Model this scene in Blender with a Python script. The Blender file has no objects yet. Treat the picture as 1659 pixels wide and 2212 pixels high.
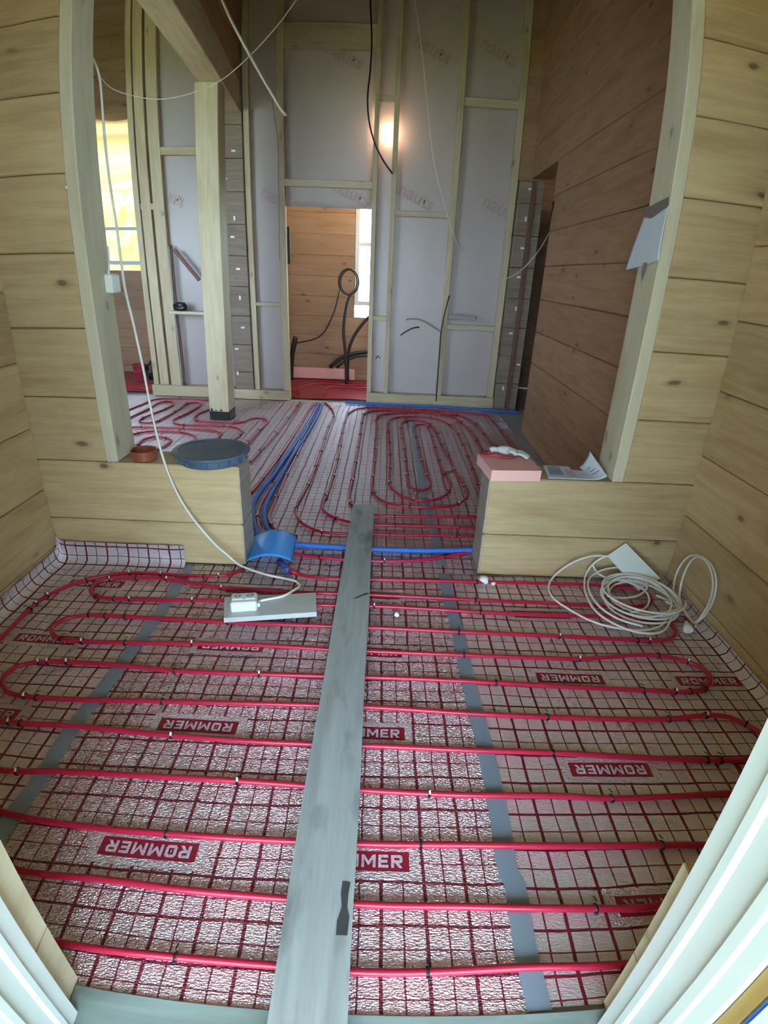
import bpy, bmesh, math, random
from mathutils import Matrix, Vector, noise
random.seed(7)
SC = bpy.context.scene
COL = SC.collection

# ------------------------------------------------------------------ camera (wide phone lens with barrel distortion)
LENS = (0.8651587, 0.0045766, -0.2544670, 0.1206400)
PITCH, YAW, ROLL, EYE = 0.41999, 0.01128, 0.04363, 1.30497
cd = bpy.data.cameras.new('camera'); cam = bpy.data.objects.new('camera', cd); COL.objects.link(cam); SC.camera = cam
cd.type = 'PANO'; cd.panorama_type = 'FISHEYE_LENS_POLYNOMIAL'; cd.fisheye_fov = math.radians(170)
cd.sensor_fit = 'HORIZONTAL'; cd.sensor_width = 36.0; cd.clip_start = 0.02; cd.clip_end = 200
MM = 36.0 / 1659 * 1000
cd.fisheye_polynomial_k0 = 0
for i, k in enumerate(LENS):
    setattr(cd, 'fisheye_polynomial_k%d' % (i + 1), -k / MM ** (i + 1))
def _axis(dx, dy, dz):
    c, s = math.cos, math.sin
    x = c(ROLL) * dx - s(ROLL) * dy; y = s(ROLL) * dx + c(ROLL) * dy; f = -dz
    Y = c(PITCH) * f + s(PITCH) * y; Z = -s(PITCH) * f + c(PITCH) * y
    return Vector((c(YAW) * x + s(YAW) * Y, -s(YAW) * x + c(YAW) * Y, Z))
cm = Matrix((_axis(1, 0, 0), _axis(0, 1, 0), _axis(0, 0, 1))).transposed().to_4x4(); cm.translation = (0, 0, EYE)
cam.matrix_world = cm

# ------------------------------------------------------------------ world, exposure
wd = bpy.data.worlds.new('world'); SC.world = wd; wd.use_nodes = True
bg = wd.node_tree.nodes['Background']; bg.inputs[0].default_value = (0.62, 0.84, 1.0, 1); bg.inputs[1].default_value = 8.5
SC.view_settings.view_transform = 'Standard'; SC.view_settings.look = 'None'; SC.view_settings.gamma = 1
SC.view_settings.use_curve_mapping = False
SC.view_settings.exposure = 0.98
sl = bpy.data.lights.new('sun', 'SUN'); sl.energy = 18.0; sl.color = (1, .84, .58); sl.angle = math.radians(1.5)
so_ = bpy.data.objects.new('sun', sl); COL.objects.link(so_); so_.matrix_world = Vector((.72, -.42, -.56)).to_track_quat('-Z', 'Y').to_matrix().to_4x4()
SC.cycles.max_bounces = 6; SC.cycles.diffuse_bounces = 4; SC.cycles.glossy_bounces = 3; SC.cycles.use_adaptive_sampling = True; SC.cycles.adaptive_threshold = .1; SC.cycles.adaptive_min_samples = 16; SC.cycles.caustics_refractive = False
SC.cycles.transmission_bounces = 4; SC.cycles.sample_clamp_indirect = 6

DATA = {
    'cable': [[-0.482,1.851,0.055],[-0.439,1.871,0.055],[-0.389,1.903,0.05],[-0.355,1.964,0.04],[-0.334,2.026,0.03],[-0.355,2.056,0.03],[-0.418,2.079,0.03],[-0.498,2.089,0.04],[-0.597,2.12,0.054],[-0.637,2.13,0.068],[-0.679,2.14,0.104],[-0.725,2.15,0.14],[-0.821,2.17,0.252],[-0.887,2.19,0.356],[-0.93,2.21,0.456],[-0.964,2.23,0.585],[-0.994,2.26,0.756],[-1.016,2.29,0.894],[-1.053,2.33,1.087],[-1.078,2.35,1.215],[-1.09,2.37,1.328],[-1.102,2.39,1.464],[-1.119,2.41,1.582],[-1.134,2.43,1.707],[-1.147,2.45,1.85],[-1.162,2.47,2.009],[-1.184,2.49,2.07],[-1.216,2.52,2.118]],
    'coilA': [[1.126,2.185,0.144],[1.081,2.185,0.148],[1.004,2.185,0.148],[0.912,2.185,0.107],[0.846,2.185,0.041],[0.79,2.095,0.03],[0.784,1.998,0.03],[0.83,1.911,0.03],[0.891,1.838,0.03],[0.951,1.801,0.03],[1.064,1.779,0.03],[1.144,1.794,0.03],[1.2,1.829,0.03],[1.249,1.899,0.03]],
    'coilB': [[1.25,2.185,0.096],[1.184,2.185,0.137],[1.124,2.185,0.156],[1.069,2.185,0.151],[1.021,2.185,0.118],[0.992,2.185,0.066],[0.951,2.094,0.05],[0.924,1.976,0.05],[0.93,1.862,0.05],[0.978,1.783,0.05],[1.042,1.739,0.05],[1.111,1.733,0.05],[1.159,1.752,0.05],[1.211,1.81,0.05],[1.255,1.87,0.05]],
    'coilC': [[1.007,2.185,0.105],[1.041,2.177,0.06],[1.089,2.128,0.06],[1.149,2.111,0.06],[1.194,2.063,0.06],[1.205,2.015,0.06],[1.179,1.939,0.06],[1.127,1.884,0.06],[1.068,1.863,0.06]],
    'coilD': [[1.008,1.972,0.065],[1.055,1.961,0.065],[1.128,1.975,0.065],[1.198,2.026,0.065],[1.236,2.088,0.065],[1.232,2.185,0.076],[1.138,2.185,0.091],[1.063,2.185,0.075],[0.982,2.123,0.065],[0.941,2.01,0.065],[0.945,1.884,0.065],[0.993,1.802,0.065],[1.071,1.758,0.065]],
    'loop1': [[1.37,2.085,0.015],[1.37,2.106,0.084],[1.37,2.096,0.157],[1.37,2.059,0.226],[1.37,2.008,0.263],[1.37,1.95,0.28],[1.37,1.883,0.274],[1.37,1.84,0.244],[1.37,1.817,0.17],[1.37,1.832,0.08],[1.37,1.861,0.012]],
    'loop2': [[1.35,1.962,-0.023],[1.35,2.002,0.049],[1.35,2.021,0.122],[1.35,2.015,0.197],[1.35,1.988,0.259],[1.35,1.945,0.285],[1.35,1.889,0.286],[1.35,1.833,0.248],[1.35,1.808,0.186],[1.35,1.821,0.093],[1.35,1.857,0.02],[1.35,1.918,-0.017],[1.35,1.979,-0.022]],
    'plug': [1.296,1.797,0.02],
    'panel': [[1.214,2.1,0.02],[1.065,2.175,0.156],[1.152,2.205,0.211],[1.315,2.129,0.073]],
    'shield': [[-0.636,2.476,0.015],[-0.421,2.489,0.015],[-0.407,2.242,0.015],[-0.618,2.225,0.015]],
    'lid': [[-0.935,2.276,0.548],[-0.594,2.32,0.548],[-0.825,2.477,0.548],[-0.73,2.153,0.548]],
    'foam': [[0.48,2.179,0.548],[0.702,2.199,0.548],[0.694,2.447,0.548],[0.455,2.408,0.548]],
    'paper': [[1.028,2.424,1.573],[1.028,2.217,1.596],[1.028,2.216,1.403],[1.028,2.507,1.369],[1.028,2.424,1.573],[1.028,2.211,1.619],[1.028,2.321,1.42],[1.028,2.327,1.324]],
    'rope': [[-0.997,3.6,2.791],[-0.97,3.6,2.737],[-0.916,3.6,2.621],[-0.812,3.6,2.435],[-0.709,3.6,2.267],[-0.631,3.6,2.15],[-0.611,3.6,2.127]],
    'string': [[-0.492,3.4,2.696],[-0.535,3.45,2.668],[-0.649,3.55,2.574],[-0.862,3.7,2.441],[-1.053,3.8,2.352],[-1.286,3.9,2.311],[-1.502,4.0,2.317],[-1.727,4.1,2.375],[-1.898,4.2,2.453],[-2.026,4.3,2.562]],
    'bcable': [[-0.253,5.7,3.684],[-0.245,5.7,3.565],[-0.22,5.7,3.221],[-0.224,5.7,2.997],[-0.241,5.7,2.774],[-0.223,5.7,2.589],[-0.163,5.7,2.405],[-0.074,5.75,2.266],[0.007,5.8,2.182]],
    'wstring': [[0.109,5.2,3.489],[0.128,5.2,3.382],[0.167,5.2,3.172],[0.203,5.2,2.984],[0.272,5.25,2.61],[0.356,5.3,2.209],[0.518,5.4,1.794],[0.616,5.5,1.615],[0.702,5.6,1.524]],
    'rstring': [[1.032,5.3,1.297],[1.134,5.25,1.341],[1.223,5.15,1.44],[1.283,5.05,1.552],[1.313,4.9,1.688]],
    'hosestem': [[-0.385,6.7,1.103],[-0.435,6.7,1.042],[-0.489,6.7,0.811],[-0.5,6.7,0.625],[-0.479,6.7,0.437],[-0.463,6.7,0.178]],
    'hosethin': [[-0.558,6.8,1.105],[-0.621,6.8,0.872],[-0.739,6.8,0.631],[-0.832,6.8,0.551],[-0.912,6.8,0.523],[-1.072,6.8,0.485]],
    'cond1': [[-0.128,6.85,0.889],[-0.224,6.85,0.798],[-0.359,6.85,0.629],[-0.436,6.85,0.458],[-0.454,6.85,0.287]],
    'cond2': [[-0.673,6.8,0.207],[-0.565,6.8,0.303],[-0.432,6.8,0.374],[-0.212,6.8,0.415],[-0.031,6.8,0.429]],
    'cond3': [[-0.587,6.75,0.218],[-0.481,6.75,0.301],[-0.375,6.75,0.351],[-0.209,6.75,0.377],[-0.029,6.75,0.384]],
    'studcable': [[0.629,5.8,1.128],[0.612,5.8,1.046],[0.575,5.8,0.806],[0.574,5.8,0.585],[0.577,5.8,0.136],[0.58,5.8,0.056]],
    'wireA': [[0.205,5.84,0.875],[0.274,5.84,0.887],[0.325,5.84,0.886],[0.376,5.84,0.873],[0.456,5.84,0.834],[0.562,5.84,0.777]],
    'wireB': [[0.156,5.84,0.721],[0.218,5.84,0.763],[0.292,5.84,0.8],[0.349,5.84,0.809]],
    'bracket': [[0.633,5.8,0.946],[0.933,5.8,0.959],[0.914,5.8,0.905],[0.636,5.8,0.905]],
    'wireC': [[-0.092,5.84,0.47],[-0.073,5.84,0.5],[-0.05,5.84,0.476]],
    'ltags': [[-1.425,5.83,2.836],[-1.566,5.83,2.591],[-1.48,5.83,2.331],[-1.571,5.83,2.094],[-1.5,5.83,1.753],[-1.527,5.83,1.587],[-1.489,5.83,1.297],[-1.487,5.83,1.027],[-1.476,5.83,0.738],[-1.553,5.83,0.521],[-1.56,5.83,0.27]],
    'rtags': [[1.305,5.75,2.109],[1.294,5.75,1.851],[1.296,5.75,1.594],[1.295,5.75,1.33],[1.307,5.75,1.036],[1.286,5.75,0.797],[1.406,5.75,0.486],[1.277,5.75,0.234]],
    'dcable': [[-1.109,5.8,2.799],[-1.094,5.8,2.627],[-1.063,5.8,2.437],[-1.064,5.8,1.97],[-1.069,5.8,1.648],[-1.072,5.8,1.399]],
    'bag': [[-2.153,5.7,0.885],[-2.0,5.7,0.907],[-1.997,5.7,0.986],[-2.124,5.7,0.974]],
    'shelf': [[-2.146,5.75,0.9],[-1.853,5.75,0.89],[-1.855,5.75,0.864],[-2.149,5.75,0.864]],
    'stick': [[-2.108,5.75,1.458],[-1.896,5.75,1.196]],
    'sockboard': [[-0.628,1.887,0.045],[-0.255,1.948,0.045],[-0.234,1.806,0.045],[-0.591,1.741,0.045]],
    'sock': [[-0.584,1.846,0.1],[-0.487,1.867,0.1],[-0.471,1.787,0.1],[-0.568,1.774,0.1],[-0.576,1.799,0.045],[-0.479,1.816,0.045]],
    'plank': [[-0.151,2.911,0.045],[-0.028,2.924,0.045],[-0.173,0.452,0.045],[-0.02,0.461,0.045]],
    'print': [[-1.132,5.87,1.956],[-0.375,5.87,2.008],[0.247,5.87,2.004],[1.004,5.87,1.939],[0.322,5.87,3.244],[0.927,5.87,3.264],[-2.127,5.87,1.939],[-0.655,5.87,3.326],[-0.464,5.87,3.163]],
    'whitefoam': [[0.507,2.159,0.03],[0.549,2.141,0.03],[0.092,1.862,0.03]],
    'front': [[-0.444,2.225,0.01],[-0.372,2.161,0.01],[-0.271,2.127,0.01],[0.028,2.132,0.01],[0.47,2.144,0.01],[1.035,2.154,0.01],[1.207,2.136,0.01],[1.257,2.103,0.01],[1.255,2.056,0.01],[1.218,2.005,0.01],[1.105,1.977,0.01],[0.82,1.986,0.01],[0.441,1.991,0.01],[0.029,2.0,0.01],[-0.256,1.999,0.01],[-0.511,2.004,0.01],[-0.678,2.011,0.01],[-0.94,2.065,0.01],[-1.081,2.066,0.01],[-1.194,2.044,0.01],[-1.239,2.001,0.01],[-1.233,1.949,0.01],[-1.183,1.905,0.01],[-1.103,1.894,0.01],[-0.642,1.911,0.01],[-0.244,1.907,0.01],[0.03,1.914,0.01],[0.478,1.898,0.01],[0.821,1.895,0.01],[1.01,1.902,0.01],[1.19,1.898,0.01],[1.252,1.861,0.01],[1.251,1.806,0.01],[1.2,1.757,0.01],[1.138,1.74,0.01],[1.056,1.739,0.01],[0.741,1.751,0.01],[0.339,1.756,0.01],[0.032,1.762,0.01],[-0.458,1.762,0.01],[-1.001,1.771,0.01],[-1.148,1.769,0.01],[-1.23,1.736,0.01],[-1.248,1.673,0.01],[-1.205,1.624,0.01],[-1.141,1.606,0.01],[-0.929,1.609,0.01],[-0.68,1.622,0.01],[-0.428,1.627,0.01],[-0.184,1.619,0.01],[0.033,1.616,0.01],[0.341,1.614,0.01],[0.776,1.614,0.01],[0.878,1.626,0.01],[1.023,1.646,0.01],[1.1,1.646,0.01],[1.201,1.613,0.01],[1.244,1.569,0.01],[1.243,1.517,0.01],[1.188,1.465,0.01],[1.127,1.45,0.01],[0.955,1.451,0.01],[0.435,1.469,0.01],[0.254,1.474,0.01],[0.035,1.475,0.01],[-0.394,1.47,0.01],[-0.69,1.469,0.01],[-0.873,1.483,0.01],[-1.085,1.486,0.01],[-1.185,1.476,0.01],[-1.253,1.444,0.01],[-1.266,1.391,0.01],[-1.244,1.349,0.01],[-1.202,1.319,0.01],[-1.135,1.307,0.01],[-0.678,1.321,0.01],[-0.364,1.33,0.01],[0.036,1.332,0.01],[0.3,1.321,0.01],[0.575,1.314,0.01],[0.984,1.316,0.01],[1.122,1.333,0.01],[1.203,1.325,0.01],[1.245,1.292,0.01],[1.278,1.246,0.01],[1.279,1.193,0.01],[1.232,1.153,0.01],[1.171,1.144,0.01],[1.028,1.145,0.01],[0.553,1.169,0.01],[0.281,1.171,0.01],[0.038,1.175,0.01],[-0.331,1.175,0.01],[-0.598,1.183,0.01],[-0.896,1.197,0.01],[-1.082,1.192,0.01],[-1.151,1.192,0.01],[-1.204,1.175,0.01],[-1.221,1.129,0.01],[-1.193,1.076,0.01],[-1.132,1.031,0.01],[-1.039,1.013,0.01],[-0.858,1.029,0.01],[-0.361,1.035,0.01],[0.039,1.02,0.01],[0.262,1.016,0.01],[0.518,1.019,0.01],[0.677,1.012,0.01],[1.053,1.024,0.01],[1.143,1.019,0.01],[1.179,0.978,0.01],[1.149,0.917,0.01],[1.056,0.869,0.01],[0.886,0.864,0.01],[0.761,0.869,0.01],[0.244,0.87,0.01],[0.041,0.866,0.01],[-0.188,0.866,0.01],[-0.5,0.867,0.01],[-0.699,0.868,0.01],[-0.961,0.883,0.01],[-1.3,0.95,0.01],[-1.38,0.89,0.01],[-1.33,0.83,0.01],[-0.859,0.732,0.01],[-0.595,0.736,0.01],[-0.419,0.729,0.01],[-0.188,0.724,0.01],[0.042,0.717,0.01],[0.227,0.718,0.01],[0.534,0.711,0.01],[0.672,0.709,0.01],[1.05,0.78,0.01],[1.2,0.74,0.01],[1.25,0.67,0.01],[1.15,0.61,0.01],[0.9,0.6,0.01],[0.546,0.582,0.01],[0.36,0.586,0.01],[0.044,0.575,0.01],[-0.187,0.58,0.01],[-0.387,0.58,0.01],[-0.668,0.576,0.01],[-1.2,0.6,0.01],[-1.38,0.72,0.01],[-1.44,1.1,0.01],[-1.43,1.5,0.01],[-1.408,1.589,0.01],[-1.409,1.788,0.01],[-1.394,1.89,0.01],[-1.317,2.006,0.01],[-1.24,2.065,0.01],[-1.127,2.103,0.01],[-0.983,2.106,0.01],[-0.859,2.1,0.01],[-0.721,2.11,0.01],[-0.667,2.131,0.01],[-0.618,2.194,0.01]],
    'ties': [[-1.131,2.111,0.01],[-0.985,2.11,0.01],[-0.774,2.09,0.01],[-0.709,2.115,0.01],[-1.29,2.036,0.01],[-1.39,1.898,0.01],[-1.403,1.836,0.01],[-1.411,1.791,0.01],[-1.194,2.044,0.01],[-1.079,2.066,0.01],[-0.94,2.065,0.01],[-0.677,2.007,0.01],[-1.189,1.905,0.01],[-1.103,1.894,0.01],[-1.038,1.885,0.01],[-0.765,1.902,0.01],[-1.146,1.766,0.01],[-1.071,1.772,0.01],[-0.998,1.765,0.01],[-0.591,1.762,0.01],[-1.162,1.605,0.01],[-1.103,1.61,0.01],[-0.934,1.609,0.01],[-0.679,1.619,0.01],[-1.187,1.471,0.01],[-1.146,1.48,0.01],[-1.085,1.478,0.01],[-0.69,1.469,0.01],[-1.136,1.309,0.01],[-1.102,1.306,0.01],[-0.675,1.322,0.01],[-1.117,1.188,0.01],[-1.081,1.19,0.01],[-0.597,1.177,0.01],[-0.997,1.019,0.01],[-0.362,1.032,0.01],[-0.497,0.865,0.01],[-0.39,0.577,0.01],[0.164,1.019,0.01],[0.138,0.868,0.01],[0.139,0.58,0.01],[-0.391,1.47,0.01],[0.444,1.999,0.01],[0.449,1.9,0.01],[0.011,1.913,0.01],[0.466,2.143,0.01],[0.337,1.756,0.01],[0.346,1.614,0.01],[0.435,1.469,0.01],[0.741,1.751,0.01],[1.053,1.742,0.01],[1.111,1.744,0.01],[0.774,1.614,0.01],[1.107,1.643,0.01],[1.199,1.613,0.01],[0.954,1.451,0.01],[1.08,1.447,0.01],[1.125,1.45,0.01],[1.179,1.46,0.01],[0.576,1.314,0.01],[0.986,1.316,0.01],[1.118,1.333,0.01],[1.245,1.292,0.01],[0.553,1.169,0.01],[1.028,1.145,0.01],[1.074,1.144,0.01],[0.676,1.012,0.01],[0.761,0.869,0.01],[0.534,0.713,0.01]],
    'far': {"gap":[[-0.437,2.351,0.01],[-0.283,2.32,0.01],[-0.179,2.309,0.01],[0.038,2.307,0.01],[0.199,2.329,0.01],[0.341,2.374,0.01],[0.498,2.45,0.01]],"ua":[[0.636,2.738,0.01],[0.544,2.734,0.01],[0.26,2.727,0.01],[-0.022,2.718,0.01],[-0.185,2.751,0.01],[-0.284,2.828,0.01],[-0.329,2.9,0.01],[-0.34,3.007,0.01],[-0.328,3.154,0.01],[-0.322,3.448,0.01],[-0.33,4.148,0.01],[-0.348,5.005,0.01],[-0.327,5.331,0.01],[-0.219,5.53,0.01],[0.004,5.585,0.01],[0.381,5.587,0.01],[0.826,5.53,0.01],[1.069,5.418,0.01],[1.1,5.2,0.01],[1.11,4.6,0.01],[1.11,3.4,0.01]],"ub":[[0.616,2.623,0.01],[0.522,2.62,0.01],[0.253,2.61,0.01],[-0.019,2.595,0.01],[-0.184,2.591,0.01],[-0.301,2.603,0.01],[-0.398,2.673,0.01],[-0.464,2.786,0.01],[-0.489,2.911,0.01],[-0.481,3.108,0.01],[-0.467,3.431,0.01],[-0.471,4.129,0.01],[-0.48,4.788,0.01],[-0.473,5.158,0.01],[-0.524,5.452,0.01],[-0.62,5.708,0.01]],"uc":[[0.661,2.881,0.01],[0.581,2.879,0.01],[0.3,2.857,0.01],[-0.02,2.852,0.01],[-0.123,2.92,0.01],[-0.172,3.024,0.01],[-0.187,3.169,0.01],[-0.184,3.61,0.01],[-0.185,4.425,0.01],[-0.188,5.031,0.01],[-0.173,5.304,0.01],[-0.086,5.434,0.01],[0.19,5.482,0.01],[0.56,5.484,0.01],[0.787,5.37,0.01],[0.906,5.072,0.01],[0.93,4.7,0.01],[0.97,4.2,0.01],[0.97,3.5,0.01]],"spiral":[[0.8,3.4,0.01],[0.825,4.2,0.01],[0.8,4.95,0.01],[0.7,5.3,0.01],[0.465,5.444,0.01],[0.097,5.35,0.01],[-0.037,5.231,0.01],[-0.041,4.733,0.01],[-0.042,4.187,0.01],[-0.046,3.743,0.01],[-0.051,3.409,0.01],[-0.044,3.245,0.01],[0.002,3.099,0.01],[0.08,3.021,0.01],[0.189,2.999,0.01],[0.298,2.993,0.01],[0.444,3.024,0.01],[0.534,3.124,0.01],[0.575,3.248,0.01],[0.569,3.443,0.01],[0.542,3.696,0.01],[0.512,4.364,0.01],[0.479,4.906,0.01],[0.405,5.072,0.01],[0.286,5.108,0.01],[0.197,5.012,0.01],[0.175,4.827,0.01],[0.188,4.371,0.01],[0.194,3.855,0.01],[0.195,3.471,0.01],[0.207,3.32,0.01],[0.258,3.262,0.01],[0.319,3.3,0.01],[0.347,3.419,0.01],[0.337,3.559,0.01],[0.317,3.871,0.01],[0.305,4.441,0.01],[0.292,4.783,0.01],[0.32,4.926,0.01],[0.399,4.971,0.01],[0.438,4.806,0.01],[0.443,4.253,0.01],[0.453,3.724,0.01],[0.473,3.467,0.01],[0.472,3.333,0.01],[0.428,3.202,0.01],[0.352,3.12,0.01],[0.249,3.101,0.01],[0.161,3.145,0.01],[0.088,3.275,0.01],[0.066,3.422,0.01],[0.072,3.758,0.01],[0.067,4.461,0.01],[0.06,4.937,0.01],[0.095,5.132,0.01],[0.202,5.235,0.01],[0.363,5.262,0.01],[0.537,5.205,0.01],[0.663,4.903,0.01],[0.69,4.337,0.01],[0.681,3.751,0.01],[0.668,3.258,0.01]],"r1":[[-0.805,3.104,0.01],[-0.788,3.395,0.01],[-0.769,3.736,0.01],[-0.749,4.625,0.01],[-0.73,5.455,0.01],[-0.704,5.692,0.01]],"r2":[[-0.608,2.523,0.01],[-0.669,2.695,0.01],[-0.701,2.839,0.01],[-0.706,3.114,0.01],[-0.689,3.513,0.01],[-0.676,4.25,0.01],[-0.658,5.312,0.01],[-0.673,5.672,0.01]],"r3":[[-0.426,2.538,0.01],[-0.516,2.563,0.01],[-0.573,2.635,0.01],[-0.618,2.747,0.01],[-0.629,2.951,0.01],[-0.64,3.377,0.01],[-0.64,4.106,0.01],[-0.632,4.959,0.01],[-0.655,5.633,0.01]],"r4":[[-0.953,3.693,0.01],[-0.927,4.116,0.01],[-0.898,4.662,0.01],[-0.879,5.35,0.01],[-0.874,5.679,0.01]],"l1":[[-2.465,4.907,0.01],[-2.45,5.124,0.01],[-2.415,5.363,0.01],[-2.389,5.549,0.01],[-2.309,5.61,0.01],[-2.109,5.633,0.01],[-1.844,5.616,0.01]],"l2":[[-2.326,4.605,0.01],[-2.312,4.853,0.01],[-2.285,5.169,0.01],[-2.292,5.382,0.01],[-2.242,5.489,0.01],[-2.156,5.448,0.01],[-2.117,5.343,0.01],[-2.133,5.151,0.01],[-2.179,4.909,0.01],[-2.199,4.76,0.01],[-2.172,4.676,0.01],[-2.094,4.636,0.01],[-2.03,4.696,0.01],[-2.007,4.823,0.01],[-1.996,5.172,0.01],[-1.998,5.429,0.01],[-1.929,5.494,0.01],[-1.853,5.43,0.01],[-1.843,5.322,0.01],[-1.866,5.071,0.01],[-1.896,4.839,0.01],[-1.899,4.75,0.01],[-1.815,4.641,0.01],[-1.713,4.622,0.01],[-1.5,4.637,0.01],[-1.341,4.627,0.01],[-1.246,4.559,0.01],[-1.208,4.47,0.01],[-1.201,4.35,0.01],[-1.215,4.247,0.01],[-1.221,4.096,0.01]],"l3":[[-1.683,5.348,0.01],[-1.712,5.217,0.01],[-1.755,5.049,0.01],[-1.744,4.88,0.01],[-1.664,4.766,0.01],[-1.449,4.764,0.01],[-1.29,4.77,0.01],[-1.233,4.904,0.01],[-1.161,4.952,0.01],[-1.085,4.898,0.01],[-1.058,4.789,0.01],[-1.073,4.553,0.01],[-1.078,4.28,0.01],[-1.083,4.01,0.01]],"l4":[[-2.255,4.451,0.01],[-2.148,4.497,0.01],[-1.977,4.52,0.01],[-1.63,4.504,0.01],[-1.454,4.482,0.01],[-1.372,4.416,0.01],[-1.355,4.314,0.01],[-1.365,4.185,0.01]],"l5":[[-2.126,4.17,0.01],[-2.051,4.294,0.01],[-1.963,4.381,0.01],[-1.72,4.398,0.01],[-1.587,4.326,0.01],[-1.512,4.221,0.01],[-1.453,4.065,0.01]],"l6":[[-1.862,3.79,0.01],[-1.9,3.983,0.01],[-1.911,4.155,0.01],[-1.862,4.232,0.01],[-1.759,4.217,0.01],[-1.697,4.163,0.01],[-1.69,4.035,0.01],[-1.704,3.893,0.01],[-1.71,3.761,0.01]],"l7":[[-0.923,5.349,0.01],[-0.928,5.144,0.01],[-0.947,4.477,0.01],[-0.942,4.028,0.01],[-0.953,3.717,0.01]]},
    'blue': {"b1":[[-0.595,2.467,0.018],[-0.655,2.588,0.018],[-0.739,2.868,0.018],[-0.75,3.061,0.018],[-0.73,3.346,0.018],[-0.715,3.658,0.018],[-0.687,4.325,0.018],[-0.678,5.057,0.018],[-0.675,5.611,0.018]],"b2":[[-0.533,2.503,0.018],[-0.594,2.594,0.018],[-0.661,2.824,0.018],[-0.674,3.068,0.018],[-0.671,3.352,0.018],[-0.668,3.765,0.018],[-0.636,4.497,0.018],[-0.628,5.209,0.018],[-0.634,5.618,0.018]],"bh":[[-0.485,2.446,0.018],[-0.414,2.432,0.018],[-0.207,2.42,0.018],[-0.015,2.412,0.018],[0.305,2.422,0.018],[0.487,2.445,0.018],[0.587,2.465,0.018]],"bb":[[-0.401,5.729,0.018],[-0.093,5.717,0.018],[0.577,5.695,0.018],[1.439,5.605,0.018]],"bs":[[-0.47,2.257,0.018],[-0.429,2.193,0.018],[-0.407,2.162,0.018]]},
    'tapeL': [[-0.891,2.208,0.0],[-0.888,2.182,0.0],[-0.881,1.804,0.0],[-0.892,1.573,0.0],[-0.905,1.367,0.0],[-0.919,1.218,0.0],[-0.918,1.005,0.0],[-0.935,0.833,0.0]],
    'tapeR': [[0.327,2.334,0.0],[0.325,2.226,0.0],[0.326,1.962,0.0],[0.334,1.854,0.0],[0.339,1.687,0.0],[0.339,1.566,0.0],[0.343,1.416,0.0],[0.351,1.231,0.0],[0.354,1.067,0.0],[0.354,0.942,0.0],[0.35,0.805,0.0],[0.359,0.782,0.0],[0.355,0.64,0.0],[0.362,0.511,0.0]],
    'tapeH': [[0.324,2.301,0.0],[0.318,2.559,0.0],[0.311,2.736,0.0],[0.297,2.954,0.0],[0.291,3.653,0.0],[0.292,4.822,0.0]],
}   # measured positions in metres
# ------------------------------------------------------------------ helpers
WM = {}                                    # world matrix of every object made here
def setp(o, parent):
    if parent is not None:
        o.parent = parent; o.matrix_parent_inverse = WM[parent.name].inverted()
def link(o, mw=None, parent=None):
    COL.objects.link(o)
    mw = mw or Matrix.Identity(4)
    o.matrix_basis = mw; WM[o.name] = mw.copy(); setp(o, parent)
    return o
def tag(o, label=None, cat=None, group=None, kind=None):
    if label: o['label'] = label
    if cat: o['category'] = cat
    if group: o['group'] = group
    if kind: o['kind'] = kind
    return o
def empty(name, loc, label=None, cat=None, group=None, kind=None):
    e = bpy.data.objects.new(name, None); e.empty_display_size = .1
    return tag(link(e, Matrix.Translation(Vector(loc))), label, cat, group, kind)
def mesh(name, verts, faces, mat, parent=None, smooth=False, mw=None, uv=None):
    me = bpy.data.meshes.new(name); me.from_pydata([tuple(v) for v in verts], [], faces); me.update()
    if mat: me.materials.append(mat)
    if smooth: me.polygons.foreach_set('use_smooth', [True] * len(me.polygons))
    if uv:
        l = me.uv_layers.new(name='UVMap')
        for lp in me.loops: l.data[lp.index].uv = uv[lp.vertex_index]
    return link(bpy.data.objects.new(name, me), mw, parent)
def inst(name, me, mw, parent=None):
    return link(bpy.data.objects.new(name, me), mw, parent)
def from_bm(name, bm, mat, parent=None, smooth=False, mw=None):
    me = bpy.data.meshes.new(name); bm.to_mesh(me); bm.free()
    if mat: me.materials.append(mat)
    if smooth: me.polygons.foreach_set('use_smooth', [True] * len(me.polygons))
    return link(bpy.data.objects.new(name, me), mw, parent)
_boxes = {}
def box_mesh(lx, ly, lz, mat, bevel=.003):
    key = (round(lx, 4), round(ly, 4), round(lz, 4), mat.name, bevel)
    if key not in _boxes:
        bm = bmesh.new(); bmesh.ops.create_cube(bm, size=1); bmesh.ops.scale(bm, vec=(lx, ly, lz), verts=bm.verts)
        if bevel: bmesh.ops.bevel(bm, geom=list(bm.edges), offset=min(bevel, .4 * min(lx, ly, lz)), segments=1, affect='EDGES')
        me = bpy.data.meshes.new('board'); bm.to_mesh(me); bm.free(); me.materials.append(mat); _boxes[key] = me
    return _boxes[key]
def frame(xd, zd, loc):
    x = Vector(xd).normalized(); z = Vector(zd); z = (z - x * z.dot(x)).normalized(); y = z.cross(x)
    m = Matrix((x, y, z)).transposed().to_4x4(); m.translation = Vector(loc); return m
def board(name, a, b, zdir, w, t, mat, parent=None, bevel=.003):
    """a timber from a to b (centres of its ends), w wide along zdir, t thick"""
    a, b = Vector(a), Vector(b)
    return inst(name, box_mesh((b - a).length, t, w, mat, bevel), frame(b - a, zdir, (a + b) / 2), parent)
def box(name, lo, hi, mat, parent=None, bevel=.003):
    lo, hi = Vector(lo), Vector(hi); d = hi - lo
    return inst(name, box_mesh(d.x, d.y, d.z, mat, bevel), Matrix.Translation((lo + hi) / 2), parent)
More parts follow.
